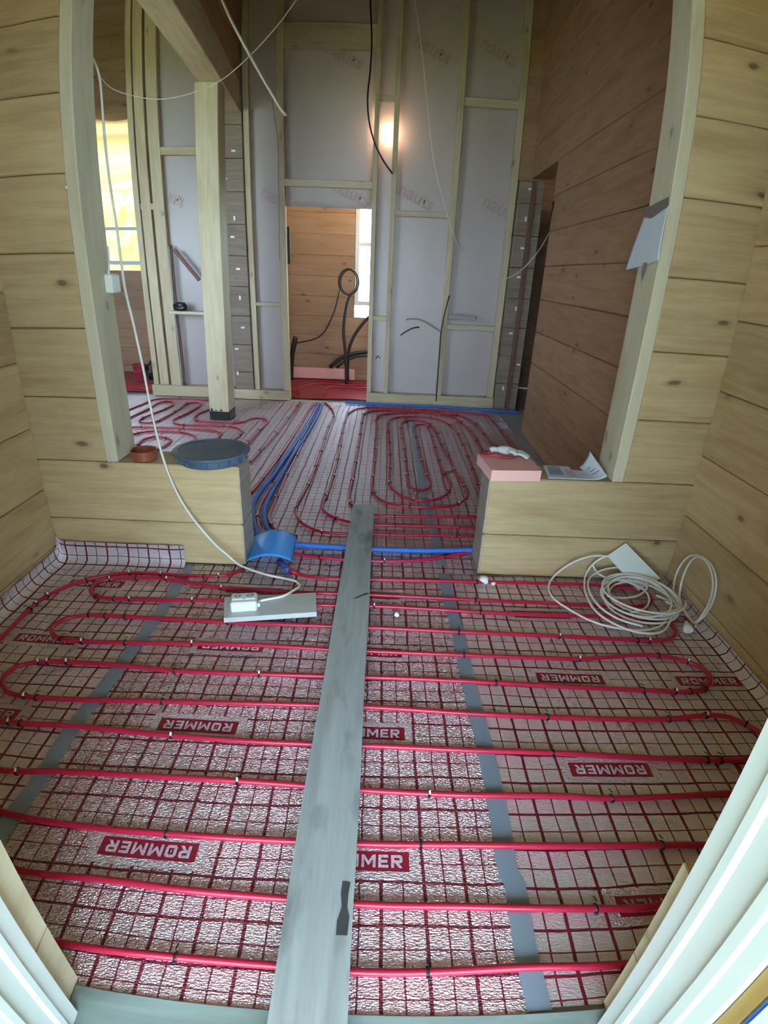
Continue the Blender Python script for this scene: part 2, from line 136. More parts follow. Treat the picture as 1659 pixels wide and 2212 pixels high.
def spline(pts, step=.02, closed=False):
    P = [Vector(p) for p in pts]; out = []
    n = len(P)
    for i in range(n if closed else n - 1):
        g = lambda k: P[k % n] if closed else P[min(max(k, 0), n - 1)]
        p0, p1, p2, p3 = g(i - 1), g(i), g(i + 1), g(i + 2)
        d1 = max((p1 - p0).length, 1e-4) ** .5; d2 = max((p2 - p1).length, 1e-4) ** .5; d3 = max((p3 - p2).length, 1e-4) ** .5
        m1 = (p1 - p0) / d1 - (p2 - p0) / (d1 + d2) + (p2 - p1) / d2 if p0 != p1 else (p2 - p1) / d2
        m2 = (p2 - p1) / d2 - (p3 - p1) / (d2 + d3) + (p3 - p2) / d3 if p2 != p3 else (p2 - p1) / d2
        m1 *= d2; m2 *= d2
        k = max(1, min(40, int((p2 - p1).length / step)))
        for j in range(k):
            t = j / k; t2 = t * t; t3 = t2 * t
            out.append(p1 * (2 * t3 - 3 * t2 + 1) + m1 * (t3 - 2 * t2 + t) + p2 * (-2 * t3 + 3 * t2) + m2 * (t3 - t2))
    if not closed: out.append(P[-1])
    return out
def tube(name, pts, r, mat, parent=None, sides=10, step=.025, closed=False, raw=False):
    c = [Vector(p) for p in pts] if raw else spline(pts, step, closed)
    v, f = [], []; n = len(c); up = None
    for i, p in enumerate(c):
        t = (c[(i + 1) % n] - c[i - 1]) if closed or 0 < i < n - 1 else (c[1] - c[0] if i == 0 else c[-1] - c[-2])
        t = t.normalized() if t.length > 1e-9 else Vector((1, 0, 0))
        if up is None: up = Vector((0, 0, 1)) if abs(t.z) < .9 else Vector((1, 0, 0))
        up = (up - t * up.dot(t)); up = up.normalized() if up.length > 1e-6 else t.orthogonal().normalized()
        s = t.cross(up)
        rr = r(i / (n - 1)) if callable(r) else r
        for k in range(sides):
            a = 2 * math.pi * k / sides; v.append(p + up * (math.cos(a) * rr) + s * (math.sin(a) * rr))
    for i in range(n if closed else n - 1):
        for k in range(sides):
            j = (i + 1) % n
            f.append((i * sides + k, i * sides + (k + 1) % sides, j * sides + (k + 1) % sides, j * sides + k))
    if not closed: f.append(tuple(range(sides))[::-1]); f.append(tuple((n - 1) * sides + k for k in range(sides)))
    return mesh(name, v, f, mat, parent, True)
def lathe(name, prof, mat, loc, parent=None, seg=40, jitter=0):
    v, f = [], []
    for (r, z) in prof:
        for k in range(seg):
            a = 2 * math.pi * k / seg; rr = r * (1 + jitter * math.sin(3 * a + z * 40))
            v.append((rr * math.cos(a), rr * math.sin(a), z))
    for i in range(len(prof) - 1):
        for k in range(seg): f.append((i * seg + k, i * seg + (k + 1) % seg, (i + 1) * seg + (k + 1) % seg, (i + 1) * seg + k))
    f.append(tuple(range(seg))[::-1]); f.append(tuple((len(prof) - 1) * seg + k for k in range(seg)))
    return mesh(name, v, f, mat, parent, False, Matrix.Translation(Vector(loc)))
def sheet(name, fn, nu, nv, mat, parent=None, smooth=True, thick=0, uvfn=None):
    v = [fn(i / nu, j / nv) for j in range(nv + 1) for i in range(nu + 1)]
    f = [(j * (nu + 1) + i, j * (nu + 1) + i + 1, (j + 1) * (nu + 1) + i + 1, (j + 1) * (nu + 1) + i) for j in range(nv) for i in range(nu)]
    uv = [uvfn(i / nu, j / nv) if uvfn else (i / nu, j / nv) for j in range(nv + 1) for i in range(nu + 1)]
    o = mesh(name, v, f, mat, parent, smooth, None, uv)
    if thick:
        m = o.modifiers.new('thickness', 'SOLIDIFY'); m.thickness = thick; m.offset = 0
    return o

# ------------------------------------------------------------------ materials
def nt_new(name):
    m = bpy.data.materials.new(name); m.use_nodes = True; nt = m.node_tree; b = nt.nodes['Principled BSDF']; return m, nt, b
def N(nt, t, **kw):
    n = nt.nodes.new(t)
    for k, v in kw.items(): setattr(n, k, v)
    return n
def plain(name, col, rough=.5, metal=0, spec=.5, var=.08, scale=6, bump=0, trans=0, emit=None):
    m, nt, b = nt_new(name); L = nt.links.new
    tc = N(nt, 'ShaderNodeTexCoord'); nz = N(nt, 'ShaderNodeTexNoise'); nz.inputs['Scale'].default_value = scale; nz.inputs['Detail'].default_value = 4
    L(tc.outputs['Object'], nz.inputs['Vector'])
    mx = N(nt, 'ShaderNodeMix', data_type='RGBA')
    mx.inputs['A'].default_value = tuple(c * (1 - var) for c in col) + (1,); mx.inputs['B'].default_value = tuple(min(1, c * (1 + var)) for c in col) + (1,)
    L(nz.outputs['Fac'], mx.inputs['Factor']); L(mx.outputs['Result'], b.inputs['Base Color'])
    b.inputs['Roughness'].default_value = rough; b.inputs['Metallic'].default_value = metal; b.inputs['Specular IOR Level'].default_value = spec
    if trans: b.inputs['Transmission Weight'].default_value = trans
    if emit: b.inputs['Emission Color'].default_value = tuple(emit[0]) + (1,); b.inputs['Emission Strength'].default_value = emit[1]
    if bump:
        bp = N(nt, 'ShaderNodeBump'); bp.inputs['Strength'].default_value = bump; bp.inputs['Distance'].default_value = .003
        n2 = N(nt, 'ShaderNodeTexNoise'); n2.inputs['Scale'].default_value = scale * 6; L(tc.outputs['Object'], n2.inputs['Vector'])
        L(n2.outputs['Fac'], bp.inputs['Height']); L(bp.outputs['Normal'], b.inputs['Normal'])
    return m
def wood(name, light, dark, knot=(.10, .06, .03), knots=1.0, rough=.62, stain=None, tone=.16):
    """sawn pine along local X: long grain, per-board tone, knots with halos, optional grey stains"""
    m, nt, b = nt_new(name); L = nt.links.new
    tc = N(nt, 'ShaderNodeTexCoord'); oi = N(nt, 'ShaderNodeObjectInfo')
    off = N(nt, 'ShaderNodeVectorMath', operation='MULTIPLY_ADD')
    off.inputs[0].default_value = (1, 1, 1)
    cmb = N(nt, 'ShaderNodeCombineXYZ'); mu = N(nt, 'ShaderNodeMath', operation='MULTIPLY'); mu.inputs[1].default_value = 37.0
    L(oi.outputs['Random'], mu.inputs[0]); L(mu.outputs[0], cmb.inputs[0]); L(mu.outputs[0], cmb.inputs[2])
    add = N(nt, 'ShaderNodeVectorMath', operation='ADD'); L(tc.outputs['Object'], add.inputs[0]); L(cmb.outputs[0], add.inputs[1])
    mp = N(nt, 'ShaderNodeMapping'); mp.inputs['Scale'].default_value = (1.1, 14, 14); L(add.outputs[0], mp.inputs['Vector'])
    g = N(nt, 'ShaderNodeTexNoise'); g.inputs['Scale'].default_value = 2.2; g.inputs['Detail'].default_value = 7; g.inputs['Roughness'].default_value = .6; g.inputs['Distortion'].default_value = .6
    L(mp.outputs[0], g.inputs['Vector'])
    fine = N(nt, 'ShaderNodeTexNoise'); fine.inputs['Scale'].default_value = 9; fine.inputs['Detail'].default_value = 4; L(mp.outputs[0], fine.inputs['Vector'])
    ramp = N(nt, 'ShaderNodeValToRGB'); e = ramp.color_ramp.elements
    e[0].position = .32; e[0].color = tuple(dark) + (1,); e[1].position = .66; e[1].color = tuple(light) + (1,)
    mixf = N(nt, 'ShaderNodeMath', operation='MULTIPLY_ADD'); mixf.inputs[1].default_value = .25; L(fine.outputs['Fac'], mixf.inputs[0])
    sub = N(nt, 'ShaderNodeMath', operation='MULTIPLY'); sub.inputs[1].default_value = .8; L(g.outputs['Fac'], sub.inputs[0]); L(sub.outputs[0], mixf.inputs[2])
    L(mixf.outputs[0], ramp.inputs['Fac'])
    # board-to-board tone and broad patches
    big = N(nt, 'ShaderNodeTexNoise'); big.inputs['Scale'].default_value = 1.6; L(add.outputs[0], big.inputs['Vector'])
    tn = N(nt, 'ShaderNodeMath', operation='ADD'); L(oi.outputs['Random'], tn.inputs[0]); L(big.outputs['Fac'], tn.inputs[1])
    hv = N(nt, 'ShaderNodeHueSaturation'); tv = N(nt, 'ShaderNodeMapRange'); tv.inputs['From Max'].default_value = 2; tv.inputs['To Min'].default_value = 1 - tone; tv.inputs['To Max'].default_value = 1 + tone
    L(tn.outputs[0], tv.inputs['Value']); L(tv.outputs[0], hv.inputs['Value']); L(ramp.outputs['Color'], hv.inputs['Color'])
    pm = N(nt, 'ShaderNodeMapping'); pm.inputs['Scale'].default_value = (1.0, 5.5, 5.5); L(add.outputs[0], pm.inputs['Vector'])
    pn = N(nt, 'ShaderNodeTexNoise'); pn.inputs['Scale'].default_value = 1.9; pn.inputs['Detail'].default_value = 3; L(pm.outputs[0], pn.inputs['Vector'])
    pr = N(nt, 'ShaderNodeMapRange'); pr.inputs['From Min'].default_value = .52; pr.inputs['From Max'].default_value = .72; pr.inputs['To Max'].default_value = .5; L(pn.outputs['Fac'], pr.inputs['Value'])
    pmx = N(nt, 'ShaderNodeMix', data_type='RGBA'); pmx.inputs['B'].default_value = (dark[0] * .78, dark[1] * .66, dark[2] * .56, 1); L(pr.outputs[0], pmx.inputs['Factor']); L(hv.outputs['Color'], pmx.inputs['A'])
    col = pmx.outputs['Result']
    # knots
    mk = N(nt, 'ShaderNodeMapping'); mk.inputs['Scale'].default_value = (1.9, 1, 4.0); L(add.outputs[0], mk.inputs['Vector'])
    kd = N(nt, 'ShaderNodeVectorMath', operation='ADD'); kn = N(nt, 'ShaderNodeTexNoise'); kn.inputs['Scale'].default_value = 9
    L(add.outputs[0], kn.inputs['Vector']); ks = N(nt, 'ShaderNodeVectorMath', operation='SCALE'); ks.inputs['Scale'].default_value = .12
    L(kn.outputs['Color'], ks.inputs[0]); ksp = N(nt, 'ShaderNodeSeparateXYZ'); kcb = N(nt, 'ShaderNodeCombineXYZ'); L(mk.outputs[0], ksp.inputs[0]); L(ksp.outputs[0], kcb.inputs[0]); L(ksp.outputs[2], kcb.inputs[1]); L(kcb.outputs[0], kd.inputs[0]); L(ks.outputs[0], kd.inputs[1])
    vo = N(nt, 'ShaderNodeTexVoronoi', voronoi_dimensions='2D'); vo.inputs['Scale'].default_value = 1.0; L(kd.outputs[0], vo.inputs['Vector'])
    kr = N(nt, 'ShaderNodeValToRGB'); k = kr.color_ramp.elements; k[0].position = .0; k[0].color = (1, 1, 1, 1); k[1].position = .11; k[1].color = (0, 0, 0, 1)
    k2 = kr.color_ramp.elements.new(.034); k2.color = (.85, .85, .85, 1); k3 = kr.color_ramp.elements.new(.05); k3.color = (.28, .28, .28, 1)
    L(vo.outputs['Distance'], kr.inputs['Fac'])
    kf = N(nt, 'ShaderNodeMath', operation='MULTIPLY'); L(kr.outputs['Color'], kf.inputs[0])
    kc = N(nt, 'ShaderNodeSeparateColor'); L(vo.outputs['Color'], kc.inputs[0]); kg = N(nt, 'ShaderNodeMapRange'); kg.inputs['From Min'].default_value = .35; kg.inputs['From Max'].default_value = .6; kg.inputs['To Max'].default_value = knots * .85; L(kc.outputs[0], kg.inputs['Value']); L(kg.outputs[0], kf.inputs[1])
    mx = N(nt, 'ShaderNodeMix', data_type='RGBA'); mx.inputs['B'].default_value = tuple(knot) + (1,); L(kf.outputs[0], mx.inputs['Factor']); L(col, mx.inputs['A'])
    col = mx.outputs['Result']
    if stain:
        sn = N(nt, 'ShaderNodeTexNoise'); sn.inputs['Scale'].default_value = 3.2; sn.inputs['Detail'].default_value = 5; sm = N(nt, 'ShaderNodeMapping'); sm.inputs['Scale'].default_value = (1, 3, 3)
        L(add.outputs[0], sm.inputs['Vector']); L(sm.outputs[0], sn.inputs['Vector'])
        sr = N(nt, 'ShaderNodeValToRGB'); q = sr.color_ramp.elements; q[0].position = .55; q[0].color = (0, 0, 0, 1); q[1].position = .72; q[1].color = (.8, .8, .8, 1); L(sn.outputs['Fac'], sr.inputs['Fac'])
        m2 = N(nt, 'ShaderNodeMix', data_type='RGBA'); m2.inputs['B'].default_value = tuple(stain) + (1,); L(sr.outputs['Color'], m2.inputs['Factor']); L(col, m2.inputs['A']); col = m2.outputs['Result']
    L(col, b.inputs['Base Color']); b.inputs['Roughness'].default_value = rough; b.inputs['Specular IOR Level'].default_value = .3
    bp = N(nt, 'ShaderNodeBump'); bp.inputs['Strength'].default_value = .25; bp.inputs['Distance'].default_value = .002; L(mixf.outputs[0], bp.inputs['Height']); L(bp.outputs['Normal'], b.inputs['Normal'])
    return m
def foil(name, ox=0., oy=0., ang=0., lines=True, crinkle=.9, metal=.5, tint=(.78, .72, .79), red=(.17, .014, .03)):
    """crinkled metallised film; red grid print, 100 mm heavy and 50 mm light lines, in UV metres"""
    m, nt, b = nt_new(name); L = nt.links.new
    uv = N(nt, 'ShaderNodeUVMap'); mp = N(nt, 'ShaderNodeMapping'); mp.inputs['Location'].default_value = (-ox, -oy, 0); mp.inputs['Rotation'].default_value = (0, 0, -ang)
    L(uv.outputs[0], mp.inputs['Vector'])
    wn = N(nt, 'ShaderNodeTexNoise'); wn.inputs['Scale'].default_value = 5; wn.inputs['Detail'].default_value = 2; L(uv.outputs[0], wn.inputs['Vector'])
    ws = N(nt, 'ShaderNodeVectorMath', operation='MULTIPLY_ADD'); ws.inputs[1].default_value = (.014, .014, 0); L(wn.outputs['Color'], ws.inputs[0]); L(mp.outputs[0], ws.inputs[2])
    sx = N(nt, 'ShaderNodeSeparateXYZ'); L(ws.outputs[0], sx.inputs[0])
    def lines_of(axis, off, half):
        a = N(nt, 'ShaderNodeMath', operation='ADD'); a.inputs[1].default_value = off + .05 - .007; L(sx.outputs[axis], a.inputs[0])
        w = N(nt, 'ShaderNodeMath', operation='PINGPONG'); w.inputs[1].default_value = .05
        s = N(nt, 'ShaderNodeMath', operation='SUBTRACT'); s.inputs[1].default_value = .05
        L(a.outputs[0], w.inputs[0]); L(w.outputs[0], s.inputs[0])
        ab = N(nt, 'ShaderNodeMath', operation='ABSOLUTE'); L(s.outputs[0], ab.inputs[0])
        lt = N(nt, 'ShaderNodeMath', operation='LESS_THAN'); lt.inputs[1].default_value = half; L(ab.outputs[0], lt.inputs[0]); return lt.outputs[0]
    def mxm(a, c):
        n = N(nt, 'ShaderNodeMath', operation='MAXIMUM'); L(a, n.inputs[0]); L(c, n.inputs[1]); return n.outputs[0]
    n1 = N(nt, 'ShaderNodeTexNoise'); n1.inputs['Scale'].default_value = 230; n1.inputs['Detail'].default_value = 1; L(uv.outputs[0], n1.inputs['Vector'])
    n2 = N(nt, 'ShaderNodeTexNoise'); n2.inputs['Scale'].default_value = 26; n2.inputs['Detail'].default_value = 2; L(uv.outputs[0], n2.inputs['Vector'])
    nm = N(nt, 'ShaderNodeMapping'); nm.inputs['Scale'].default_value = (90, 330, 1); L(uv.outputs[0], nm.inputs['Vector'])
    n3 = N(nt, 'ShaderNodeTexVoronoi'); n3.inputs['Scale'].default_value = 1; L(nm.outputs[0], n3.inputs['Vector'])
    hs = N(nt, 'ShaderNodeMath', operation='MULTIPLY_ADD'); hs.inputs[1].default_value = .55; L(n3.outputs['Distance'], hs.inputs[0]); L(n1.outputs['Fac'], hs.inputs[2])
    h2 = N(nt, 'ShaderNodeMath', operation='MULTIPLY_ADD'); h2.inputs[1].default_value = .9; L(n2.outputs['Fac'], h2.inputs[0]); L(hs.outputs[0], h2.inputs[2])
    bp = N(nt, 'ShaderNodeBump'); bp.inputs['Strength'].default_value = crinkle; bp.inputs['Distance'].default_value = .005; L(h2.outputs[0], bp.inputs['Height']); L(bp.outputs['Normal'], b.inputs['Normal'])
    b.inputs['Roughness'].default_value = .25; b.inputs['Metallic'].default_value = metal; b.inputs['Base Color'].default_value = tuple(tint) + (1,)
    if lines:
        f = mxm(mxm(lines_of(0, 0, .0042), lines_of(1, 0, .0036)), mxm(lines_of(0, .05, .0020), lines_of(1, .05, .0017)))
        mx = N(nt, 'ShaderNodeMix', data_type='RGBA'); mx.inputs['A'].default_value = tuple(tint) + (1,); mx.inputs['B'].default_value = tuple(red) + (1,); L(f, mx.inputs['Factor']); L(mx.outputs['Result'], b.inputs['Base Color'])
        mm = N(nt, 'ShaderNodeMapRange'); mm.inputs['To Min'].default_value = metal; mm.inputs['To Max'].default_value = .1; L(f, mm.inputs['Value']); L(mm.outputs[0], b.inputs['Metallic'])
        mr = N(nt, 'ShaderNodeMapRange'); mr.inputs['To Min'].default_value = .25; mr.inputs['To Max'].default_value = .38; L(f, mr.inputs['Value']); L(mr.outputs[0], b.inputs['Roughness'])
    return m
def film(name, col, tr=.35, rough=.35):
    m, nt, b = nt_new(name); L = nt.links.new
    b.inputs['Base Color'].default_value = tuple(col) + (1,); b.inputs['Roughness'].default_value = rough
    t = N(nt, 'ShaderNodeBsdfTranslucent'); t.inputs[0].default_value = tuple(col) + (1,)
    tc = N(nt, 'ShaderNodeTexCoord'); nz = N(nt, 'ShaderNodeTexNoise'); nz.inputs['Scale'].default_value = 3; nz.inputs['Detail'].default_value = 5
    L(tc.outputs['Object'], nz.inputs['Vector']); bp = N(nt, 'ShaderNodeBump'); bp.inputs['Strength'].default_value = .4; bp.inputs['Distance'].default_value = .03; L(nz.outputs['Fac'], bp.inputs['Height']); L(bp.outputs['Normal'], b.inputs['Normal'])
    mx = N(nt, 'ShaderNodeMixShader'); mx.inputs[0].default_value = tr; L(b.outputs[0], mx.inputs[1]); L(t.outputs[0], mx.inputs[2])
    L(mx.outputs[0], nt.nodes['Material Output'].inputs['Surface']); return m

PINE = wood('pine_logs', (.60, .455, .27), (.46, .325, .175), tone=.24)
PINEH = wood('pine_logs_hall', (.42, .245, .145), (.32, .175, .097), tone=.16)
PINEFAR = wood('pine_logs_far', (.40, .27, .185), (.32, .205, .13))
CASING = wood('planed_casing', (.66, .595, .45), (.58, .51, .37), knots=.7, tone=.06)
STUD = wood('sawn_stud', (.60, .50, .35), (.48, .38, .25), knots=.6, tone=.10)
LOGEND = wood('grey_log_end', (.30, .225, .175), (.20, .145, .11), knots=.3, tone=.2)
ENDGREY = wood('weathered_end', (.46, .40, .36), (.34, .29, .26), knots=.5)
PLANK = wood('grey_scaffold_plank', (.40, .43, .44), (.30, .325, .335), knot=(.10, .10, .10), knots=.35, stain=(.12, .125, .125), tone=.06)
PALEBOARD = wood('pale_planed_board', (.56, .57, .57), (.50, .51, .51), knots=.1, tone=.04)
SILL = wood('teal_grey_sill', (.27, .33, .32), (.20, .25, .24), knots=.3, stain=(.16, .19, .19))  # teal grey board with darker patches
DARKW = plain('dark_stained_wood', (.16, .07, .045), .6)
FOIL_C = foil('foil_centre', .0477, .077, .009, metal=.7, crinkle=1.0, tint=(.84, .80, .87)); FOIL_R = foil('foil_right', .06, .07, 0., crinkle=.45); FOIL_L = foil('foil_left', .025, .08, .0, crinkle=.55)
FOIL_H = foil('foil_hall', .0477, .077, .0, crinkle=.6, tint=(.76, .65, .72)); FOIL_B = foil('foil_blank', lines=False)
PRINT = plain('red_print', (.28, .010, .035), .5, 0); 
PIPE = plain('red_pex_pipe', (.44, .012, .048), .3, var=.05)
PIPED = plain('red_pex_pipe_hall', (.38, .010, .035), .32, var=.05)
BLUEP = plain('blue_foam_sleeve', (.035, .14, .52), .55, var=.1)
BLUES = plain('blue_plastic', (.05, .34, .92), .35, var=.03)
TAPE = plain('grey_tape', (.25, .31, .40), .42, .1, var=.08, bump=.15)
BLACK = plain('black_plastic', (.012, .012, .014), .45)
TIE_GLINT = plain('tie_end_glint', (.72, .74, .76), .35)  # pale colour painted in for glints on ties and their cut ends
WHITE = plain('white_plastic', (.80, .82, .82), .35, var=.02)
CORD = plain('white_pvc_cord', (.78, .77, .75), .4, var=.02)
VINYL = plain('white_vinyl', (.66, .72, .74), .28, var=.02)
PINK = plain('pink_foam_board', (.86, .46, .44), .7, var=.05, scale=30, bump=.1)
COPPER = plain('terracotta_plastic', (.30, .085, .045), .4)
LIDM = plain('dusty_blue_plastic', (.075, .12, .19), .5, var=.45, scale=9)
PAPER = plain('paper', (.62, .66, .76), .8, var=.04)
INK = plain('ink', (.28, .33, .45), .8); INKR = plain('ink_red', (.45, .06, .08), .7)
GLOVEW = plain('dirty_white_cloth', (.50, .52, .50), .9, var=.2, scale=20); GLOVER = plain('red_cloth', (.42, .06, .075), .85, var=.2)
MEMB = film('vapour_membrane', (.585, .505, .505), .28); MEMBP = film('membrane_print', (.57, .40, .41), .28)
FILMW = film('plastic_film', (.80, .66, .46), .7)
FOAMW = plain('white_polystyrene', (.85, .86, .88), .8)
ROPE = plain('pale_rope', (.55, .47, .42), .9, var=.2, scale=60)
GREYM = plain('grey_plate', (.30, .29, .29), .6)
RED_REFLECT = plain('foil_red_reflection', (.34, .035, .05), .35, .4, var=.35, scale=5)  # reflection of red pipes in the floor foil, painted as base colour
PLASTER = plain('board_ceiling', (.22, .15, .09), .8)
GREENL = plain('foliage', (.50, .46, .10), .8, var=.5, scale=5)
GRASS = plain('grass', (.25, .30, .08), .9, var=.4, scale=3)
CONC = plain('subfloor', (.35, .34, .33), .9)
TILEW = plain('white_board', (.74, .80, .80), .4, var=.02)

# ------------------------------------------------------------------ the setting
LOGH, Z0 = .2835, .498
XL, XR = -1.525, 1.403                        # inner faces of the porch side walls
YN, YF, YB = .512, 2.23, 2.42                 # near wall inner face, front wall face and its hall side
tag(box('floor', (-5.2, -.2, -.08), (4.2, 7.4, -.012), CONC, bevel=0), kind='structure')
tag(box('ground', (-14, -9, -.5), (12, 18, -.32), GRASS, bevel=0), kind='structure')

def log_wall(name, a, b, zs, thick, mat, out=None, piece='log'):
    """a and b: xy of the wall's middle line; zs: joints from the bottom up"""
    a, b = Vector((a[0], a[1], 0)), Vector((b[0], b[1], 0))
    if out is None: out = empty(name, a, kind='structure')
    for z1, z2 in zip(zs, zs[1:]):
        m = Vector((0, 0, (z1 + z2) / 2)); board(piece, a + m, b + m, (0, 0, 1), z2 - z1 - .003, thick, mat, out, bevel=.005)
    d = (b - a).normalized() * .012; zc = (zs[0] + zs[-1]) / 2
    board('light_stop_core', a + d + Vector((0, 0, zc)), b - d + Vector((0, 0, zc)), (0, 0, 1), zs[-1] - zs[0] - .004, thick - .03, DARKW, out, 0)  # dark slab added inside the logs to stop sky leaking through joints
    return out
UP = [Z0 + LOGH * i for i in range(9)]
HALF = [0, Z0 - LOGH, Z0]
ym = (YF + YB) / 2; th = YB - YF
wf = log_wall('wall_front', (XL - .1, ym), (-.629, ym), HALF, th, PINE)
log_wall('', (XL - .1, ym), (-1.211, ym), UP, th, PINE, wf)
log_wall('', (.492, ym), (XR + .1, ym), HALF, th, PINE, wf)
log_wall('', (1.0835, ym), (XR + .1, ym), UP, th, PINE, wf)
log_wall('', (-1.211, ym), (1.0835, ym), [2.50, UP[-1]], th, PINE, wf)
for s, x0 in ((-1, -.629), (1, .492)):        # greyed cut ends facing the gap
    for z1, z2 in zip(HALF, HALF[1:]):
        board('end_cut', (x0 - s * .0015, YF + .004, (z1 + z2) / 2), (x0 - s * .0015, YB - .004, (z1 + z2) / 2), (0, 0, 1), z2 - z1 - .008, .006, ENDGREY, wf, .001)
SIDE = [0, .0725] + [.0725 + LOGH * i for i in range(1, 10)]
log_wall('wall_left', (XL - .095, .30), (XL - .095, YF - .001), SIDE, .19, PINE)
log_wall('wall_right', (XR + .095, .30), (XR + .095, YF - .001), SIDE, .19, PINE)
NY = (YN + .33) / 2; NT = YN - .33
wn = log_wall('wall_entrance', (XL - .19, NY), (-.585, NY), HALF, NT, PINE)
log_wall('', (.502, NY), (XR + .19, NY), HALF, NT, PINE, wn)
log_wall('', (XL - .19, NY), (XR + .19, NY), [2.15, 2.45, 2.767], NT, PINE, wn)
for s, x0 in ((1, -.585), (-1, .502)):        # sawn ends facing the door, daylight on them put into paler wood
    for z1, z2 in zip(HALF, HALF[1:]):
        board('end_cut', (x0 + s * .0015, .34, (z1 + z2) / 2), (x0 + s * .0015, YN - .001, (z1 + z2) / 2), (0, 0, 1), z2 - z1 - .004, .006, CASING, wn, .001)
ce = empty('ceiling', (0, 1.3, 2.767), kind='structure')
for i in range(14):
    x = XL - .15 + .23 * i; board('ceiling_board', (x + .115, .3, 2.78), (x + .115, YB, 2.78), (1, 0, 0), .23, .024, PINE, ce)

# casing round the opening
def casing(name, x, sgn):
    e = empty(name, (x, YF, Z0), kind='structure')
    board('casing_board', (x, (2.226 + 2.41) / 2, Z0 + .002), (x, (2.226 + 2.41) / 2, 2.50), (0, 1, 0), 2.41 - 2.226, .052, CASING, e, .004)
    return e
casing('trim_1', -1.184, 1); casing('trim_2', 1.058, -1)
tr = empty('trim_3', (0, YF, 2.5), kind='structure'); board('casing_board', (-1.158, 2.318, 2.475), (1.032, 2.318, 2.475), (0, 1, 0), .184, .05, CASING, tr)

# hall: right log partition with its doorway
RJ = [0, .114] + [.114 + .2615 * i for i in range(1, 17)]
RX = lambda y: 1.235 + (y - 2.42) * .0265
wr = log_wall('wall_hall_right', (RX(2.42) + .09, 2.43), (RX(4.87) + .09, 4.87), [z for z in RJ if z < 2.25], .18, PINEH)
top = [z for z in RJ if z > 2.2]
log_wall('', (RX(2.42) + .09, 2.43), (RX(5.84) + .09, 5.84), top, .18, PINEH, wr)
# stud partition across the back of the hall
wb = empty('wall_back', (0, 5.85, 0), kind='structure')
def vstud(x1, x2, z1, z2, y1=5.83, y2=5.895, mat=STUD, nm='stud'):
    return board(nm, ((x1 + x2) / 2, (y1 + y2) / 2, z1), ((x1 + x2) / 2, (y1 + y2) / 2, z2), (1, 0, 0), x2 - x1, y2 - y1, mat, wb)
def hstud(x1, x2, z1, z2, y1=5.835, y2=5.89, mat=STUD, nm='noggin'):
    return board(nm, (x1, (y1 + y2) / 2, (z1 + z2) / 2), (x2, (y1 + y2) / 2, (z1 + z2) / 2), (0, 0, 1), z2 - z1, y2 - y1, mat, wb)
TOP = 4.25
for x1, x2 in ((-1.078, -1.011), (-.18, -.135), (.0, .048), (.575, .632), (1.13, 1.195)): vstud(x1, x2, .1 if x1 > -.1 or x1 < -.99 else 0, TOP)
vstud(-1.392, -1.335, .1, TOP)
for x1, x2 in ((-2.49, -2.435), (-2.42, -2.325), (-2.30, -2.19)): vstud(x1, x2, .11, TOP)
vstud(-1.73, -1.66, .11, TOP)
for x1, x2, z1, z2 in ((-1.011, -.18, 2.05, 2.112), (-.135, 0, 2.789, 2.834), (-.135, 0, .855, .90), (.048, .575, 1.828, 1.876), (.632, 1.13, 2.781, 2.853), (.632, 1.13, .80, .85), (-1.335, -1.078, .955, .99), (-2.43, -2.19, 1.82, 1.875), (-1.011, -.18, 3.20, 3.42), (-2.19, -1.73, 2.30, 2.37)): hstud(x1, x2, z1, z2)
hstud(-.18, 1.2, 0, .115, 5.80, 5.90, nm='sole_plate'); hstud(-1.60, -1.011, 0, .10, 5.79, 5.90, nm='sole_plate'); hstud(-2.50, -1.60, 0, .115, 5.79, 5.90, nm='sole_plate')
hstud(-4.9, 1.2, 4.2, 4.3, nm='top_plate')
# vapour membrane behind the studs, one strip for each stretch
def membrane(x1, x2, z1, z2):
    return sheet('membrane', lambda u, v: (x1 + (x2 - x1) * u, 5.902 + .006 * noise.noise(Vector((u * 5 + x1, v * 7, 2.))), z1 + (z2 - z1) * v), max(6, int((x2 - x1) * 14)), max(6, int((z2 - z1) * 14)), MEMB, wb, thick=.001)
membrane(-.18, 1.2, .02, TOP); membrane(-1.011, -.18, 1.88, TOP); membrane(-1.40, -1.011, .02, TOP); membrane(-2.46, -1.59, .02, TOP)
# old log walls whose cut ends show beside the partition
def cut_end(name, x1, x2, y, tags, z2):
    e = empty(name, ((x1 + x2) / 2, y, 0), kind='structure')
    z = 0; k = 0
    while z < z2:
        h = min(LOGH, z2 - z)
        box('log', (x1, y, z + .0015), (x2, y + 1.3, z + h - .0015), LOGEND, e, .005); z += h
    for i, p in enumerate(tags):
        hz = i % 3 != 1
        a, b = (.038, .017) if hz else (.017, .04)
        box('paper_tag', (p[0] - a / 2, y - .003, p[2] - b / 2), (p[0] + a / 2, y - .0005, p[2] + b / 2), WHITE, e, .0005)
    return e
cut_end('wall_old_left', -1.592, -1.394, 5.80, DATA['ltags'], 4.2)
er = cut_end('wall_old_right', 1.205, 1.44, 5.76, DATA['rtags'], 2.18)
box('log_over', (1.196, 5.84, 2.185), (1.45, 5.93, 4.25), PINEH, er); box('groove_batten', (1.315, 5.735, .02), (1.352, 5.762, 2.17), DARKW, er, .002)
# log beam over the pillar
wo = empty('wall_over_pillar', (-1.35, 4.0, 2.65), kind='structure')
for k in range(6):
    z = 2.655 + .26 * k
    board('log', (-1.175, 2.43, z + .13), (-1.50, 5.79, z + .13), (0, 0, 1), .257, .19, PINEH if k else STUD, wo, .006)
